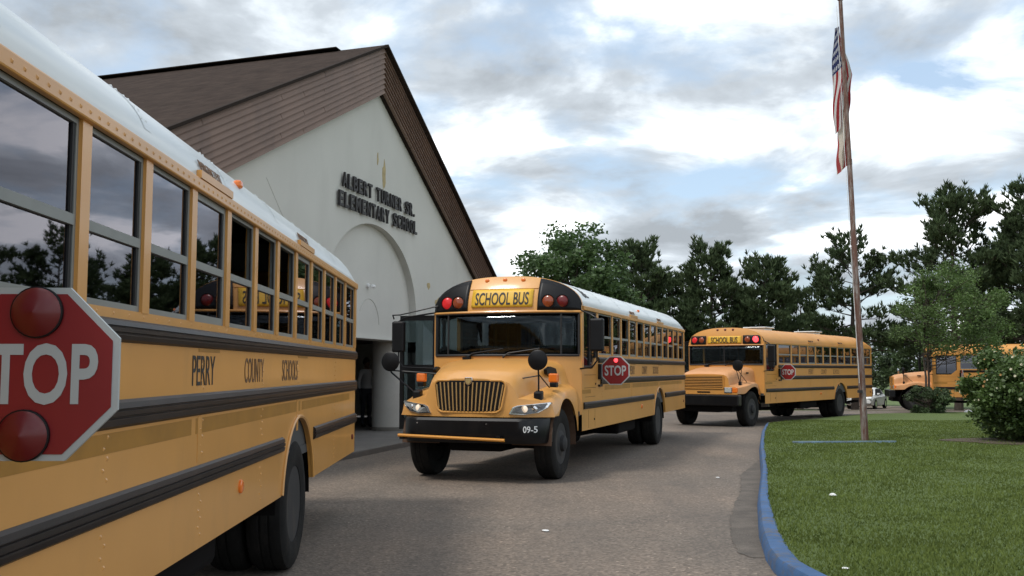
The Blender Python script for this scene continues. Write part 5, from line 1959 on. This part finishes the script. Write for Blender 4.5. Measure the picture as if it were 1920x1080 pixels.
SK = (0.16, 0.085, 0.055)
J = [('pelvis', None, (0, 0, 0.95), (0.15, 0.12)), ('waist', 'pelvis', (0, 0, 1.10), (0.14, 0.11)), ('chest', 'waist', (0, 0, 1.30), (0.165, 0.12)), ('collar', 'chest', (0, 0, 1.43), (0.11, 0.09)),
     ('neck', 'collar', (0.005, 0, 1.51), 0.055), ('chin', 'neck', (0.015, 0, 1.565), (0.062, 0.07)), ('head', 'chin', (0.02, 0, 1.64), (0.078, 0.092)), ('crown', 'head', (0.01, 0, 1.71), (0.060, 0.07))]
for sd in (1, -1):
    J += [('sho%d' % sd, 'collar', (0, sd * 0.185, 1.40), 0.065), ('elb%d' % sd, 'sho%d' % sd, (-0.03, sd * 0.235, 1.12), 0.045), ('wri%d' % sd, 'elb%d' % sd, (0.05, sd * 0.24, 0.88), 0.030),
          ('hand%d' % sd, 'wri%d' % sd, (0.065, sd * 0.24, 0.81), (0.036, 0.022))] + fingers(sd, (0.065, sd * 0.24, 0.81), True)
    J += [('hip%d' % sd, 'pelvis', (0, sd * 0.10, 0.88), 0.098), ('knee%d' % sd, 'hip%d' % sd, (0.02, sd * 0.11, 0.50), 0.065), ('ank%d' % sd, 'knee%d' % sd, (-0.02, sd * 0.115, 0.10), 0.042),
          ('foot%d' % sd, 'ank%d' % sd, (0.04, sd * 0.12, 0.04), (0.042, 0.036)), ('toe%d' % sd, 'foot%d' % sd, (0.14, sd * 0.13, 0.035), (0.04, 0.028))]
px_, py_, _ = bl(2.22, -1.5, 0)
person('person', 'person in white shirt and dark trousers standing in the shaded porch beside the column', (px_, py_, 0.115), R(-40), J,
       zone_mat('porch_person_clothes', [(0.0, (0.015, 0.014, 0.014)), (0.09, (0.02, 0.022, 0.03)), (0.98, (0.45, 0.45, 0.45)), (1.47, SK)]))

# the driver of the older bus, seated
b3 = [o for o in COL.objects if o.name.startswith('school_bus')][2]
J = [('pelvis', None, (0, 0, 0.0), (0.16, 0.14)), ('waist', 'pelvis', (-0.02, 0, 0.16), (0.15, 0.13)), ('chest', 'waist', (-0.02, 0, 0.36), (0.17, 0.13)), ('collar', 'chest', (0, 0, 0.50), (0.11, 0.09)),
     ('neck', 'collar', (0.02, 0, 0.58), 0.056), ('chin', 'neck', (0.035, 0, 0.635), (0.064, 0.07)), ('head', 'chin', (0.04, 0, 0.71), (0.08, 0.092)), ('crown', 'head', (0.03, 0, 0.785), (0.062, 0.07))]
for sd in (1, -1):
    hp = (0.47, sd * 0.20, 0.33)
    J += [('sho%d' % sd, 'collar', (0.0, sd * 0.19, 0.47), 0.066), ('elb%d' % sd, 'sho%d' % sd, (0.16, sd * 0.26, 0.24), 0.046), ('wri%d' % sd, 'elb%d' % sd, (0.39, sd * 0.21, 0.31), 0.031),
          ('hand%d' % sd, 'wri%d' % sd, hp, (0.036, 0.026))]
    for k in range(4):
        J += [('f%d%d' % (sd, k), 'hand%d' % sd, (hp[0] + 0.045, hp[1] - sd * 0.005, hp[2] + 0.03 - 0.02 * k), 0.010), ('g%d%d' % (sd, k), 'f%d%d' % (sd, k), (hp[0] + 0.06, hp[1] - sd * 0.04, hp[2] + 0.03 - 0.02 * k), 0.009)]
    J += [('t%d' % sd, 'hand%d' % sd, (hp[0] + 0.02, hp[1] - sd * 0.035, hp[2] + 0.03), 0.010)]
    J += [('hip%d' % sd, 'pelvis', (0.06, sd * 0.10, -0.01), 0.10), ('knee%d' % sd, 'hip%d' % sd, (0.44, sd * 0.12, 0.0), 0.07), ('ank%d' % sd, 'knee%d' % sd, (0.50, sd * 0.12, -0.40), 0.045),
          ('foot%d' % sd, 'ank%d' % sd, (0.55, sd * 0.12, -0.45), (0.042, 0.036)), ('toe%d' % sd, 'foot%d' % sd, (0.65, sd * 0.12, -0.45), (0.04, 0.028))]
dp = b3.matrix_basis @ Vector((9.30, 0.58, 1.53))
person('person', 'driver in dark clothes seated at the wheel of the older yellow bus', dp, b3.rotation_euler.z, J,
       zone_mat('driver_clothes', [(0.0, (0.03, 0.03, 0.035)), (0.56, (0.10, 0.055, 0.038))]))

# ------------------------------------------------------------------ litter
def crumple(name, loc, r, m, label, cat, seed, sq=0.5):
    rng_ = random.Random(seed)
    mb = MB()
    rings = []
    for i, t in enumerate(np.linspace(0.2, math.pi - 0.2, 6)):
        rings.append([(r * math.sin(t) * math.cos(a) * (0.8 + 0.5 * rng_.random()), r * math.sin(t) * math.sin(a) * (0.8 + 0.5 * rng_.random()), r * sq * (1 - math.cos(t)) * 0.8 + 0.002) for a in np.linspace(0, 2 * math.pi, 10)[:-1]])
    o = mb.loft(rings[::-1], True, True).build(name, m, None)
    o.location = loc
    tag(o, label, cat)
    return o


crumple('foam_cup_scrap', (3.78, 12.06, 0.10), 0.035, M_WLET, 'round cream coloured scrap lying on the open lawn', 'litter', 1, 0.7)
crumple('paper_scrap', (2.50, 7.72, 0.10), 0.025, M_WLET, 'small white paper scrap on the lawn near the blue kerb bend', 'litter', 2, 0.25)
crumple('paper_scrap', (3.02, 15.0, 0.0), 0.03, M_WLET, 'tiny pale scrap on the asphalt against the blue kerb', 'litter', 6, 0.4)
crumple('paper_scrap', (0.33, 10.1, 0.0), 0.032, M_WLET, 'crumpled white paper on the middle of the asphalt', 'litter', 3, 0.3)
crumple('plastic_bag', (17.9, 39.9, gz(39.9)), 0.17, M_WLET, 'white plastic bag on the ground under the side-on bus', 'litter', 4, 0.6)
crumple('plastic_bottle', (16.8, 39.6, gz(39.6)), 0.11, mat('pale_blue_plastic', (0.35, 0.5, 0.6), 0.3), 'pale blue plastic litter beside the low evergreen shrub', 'litter', 5, 0.35)
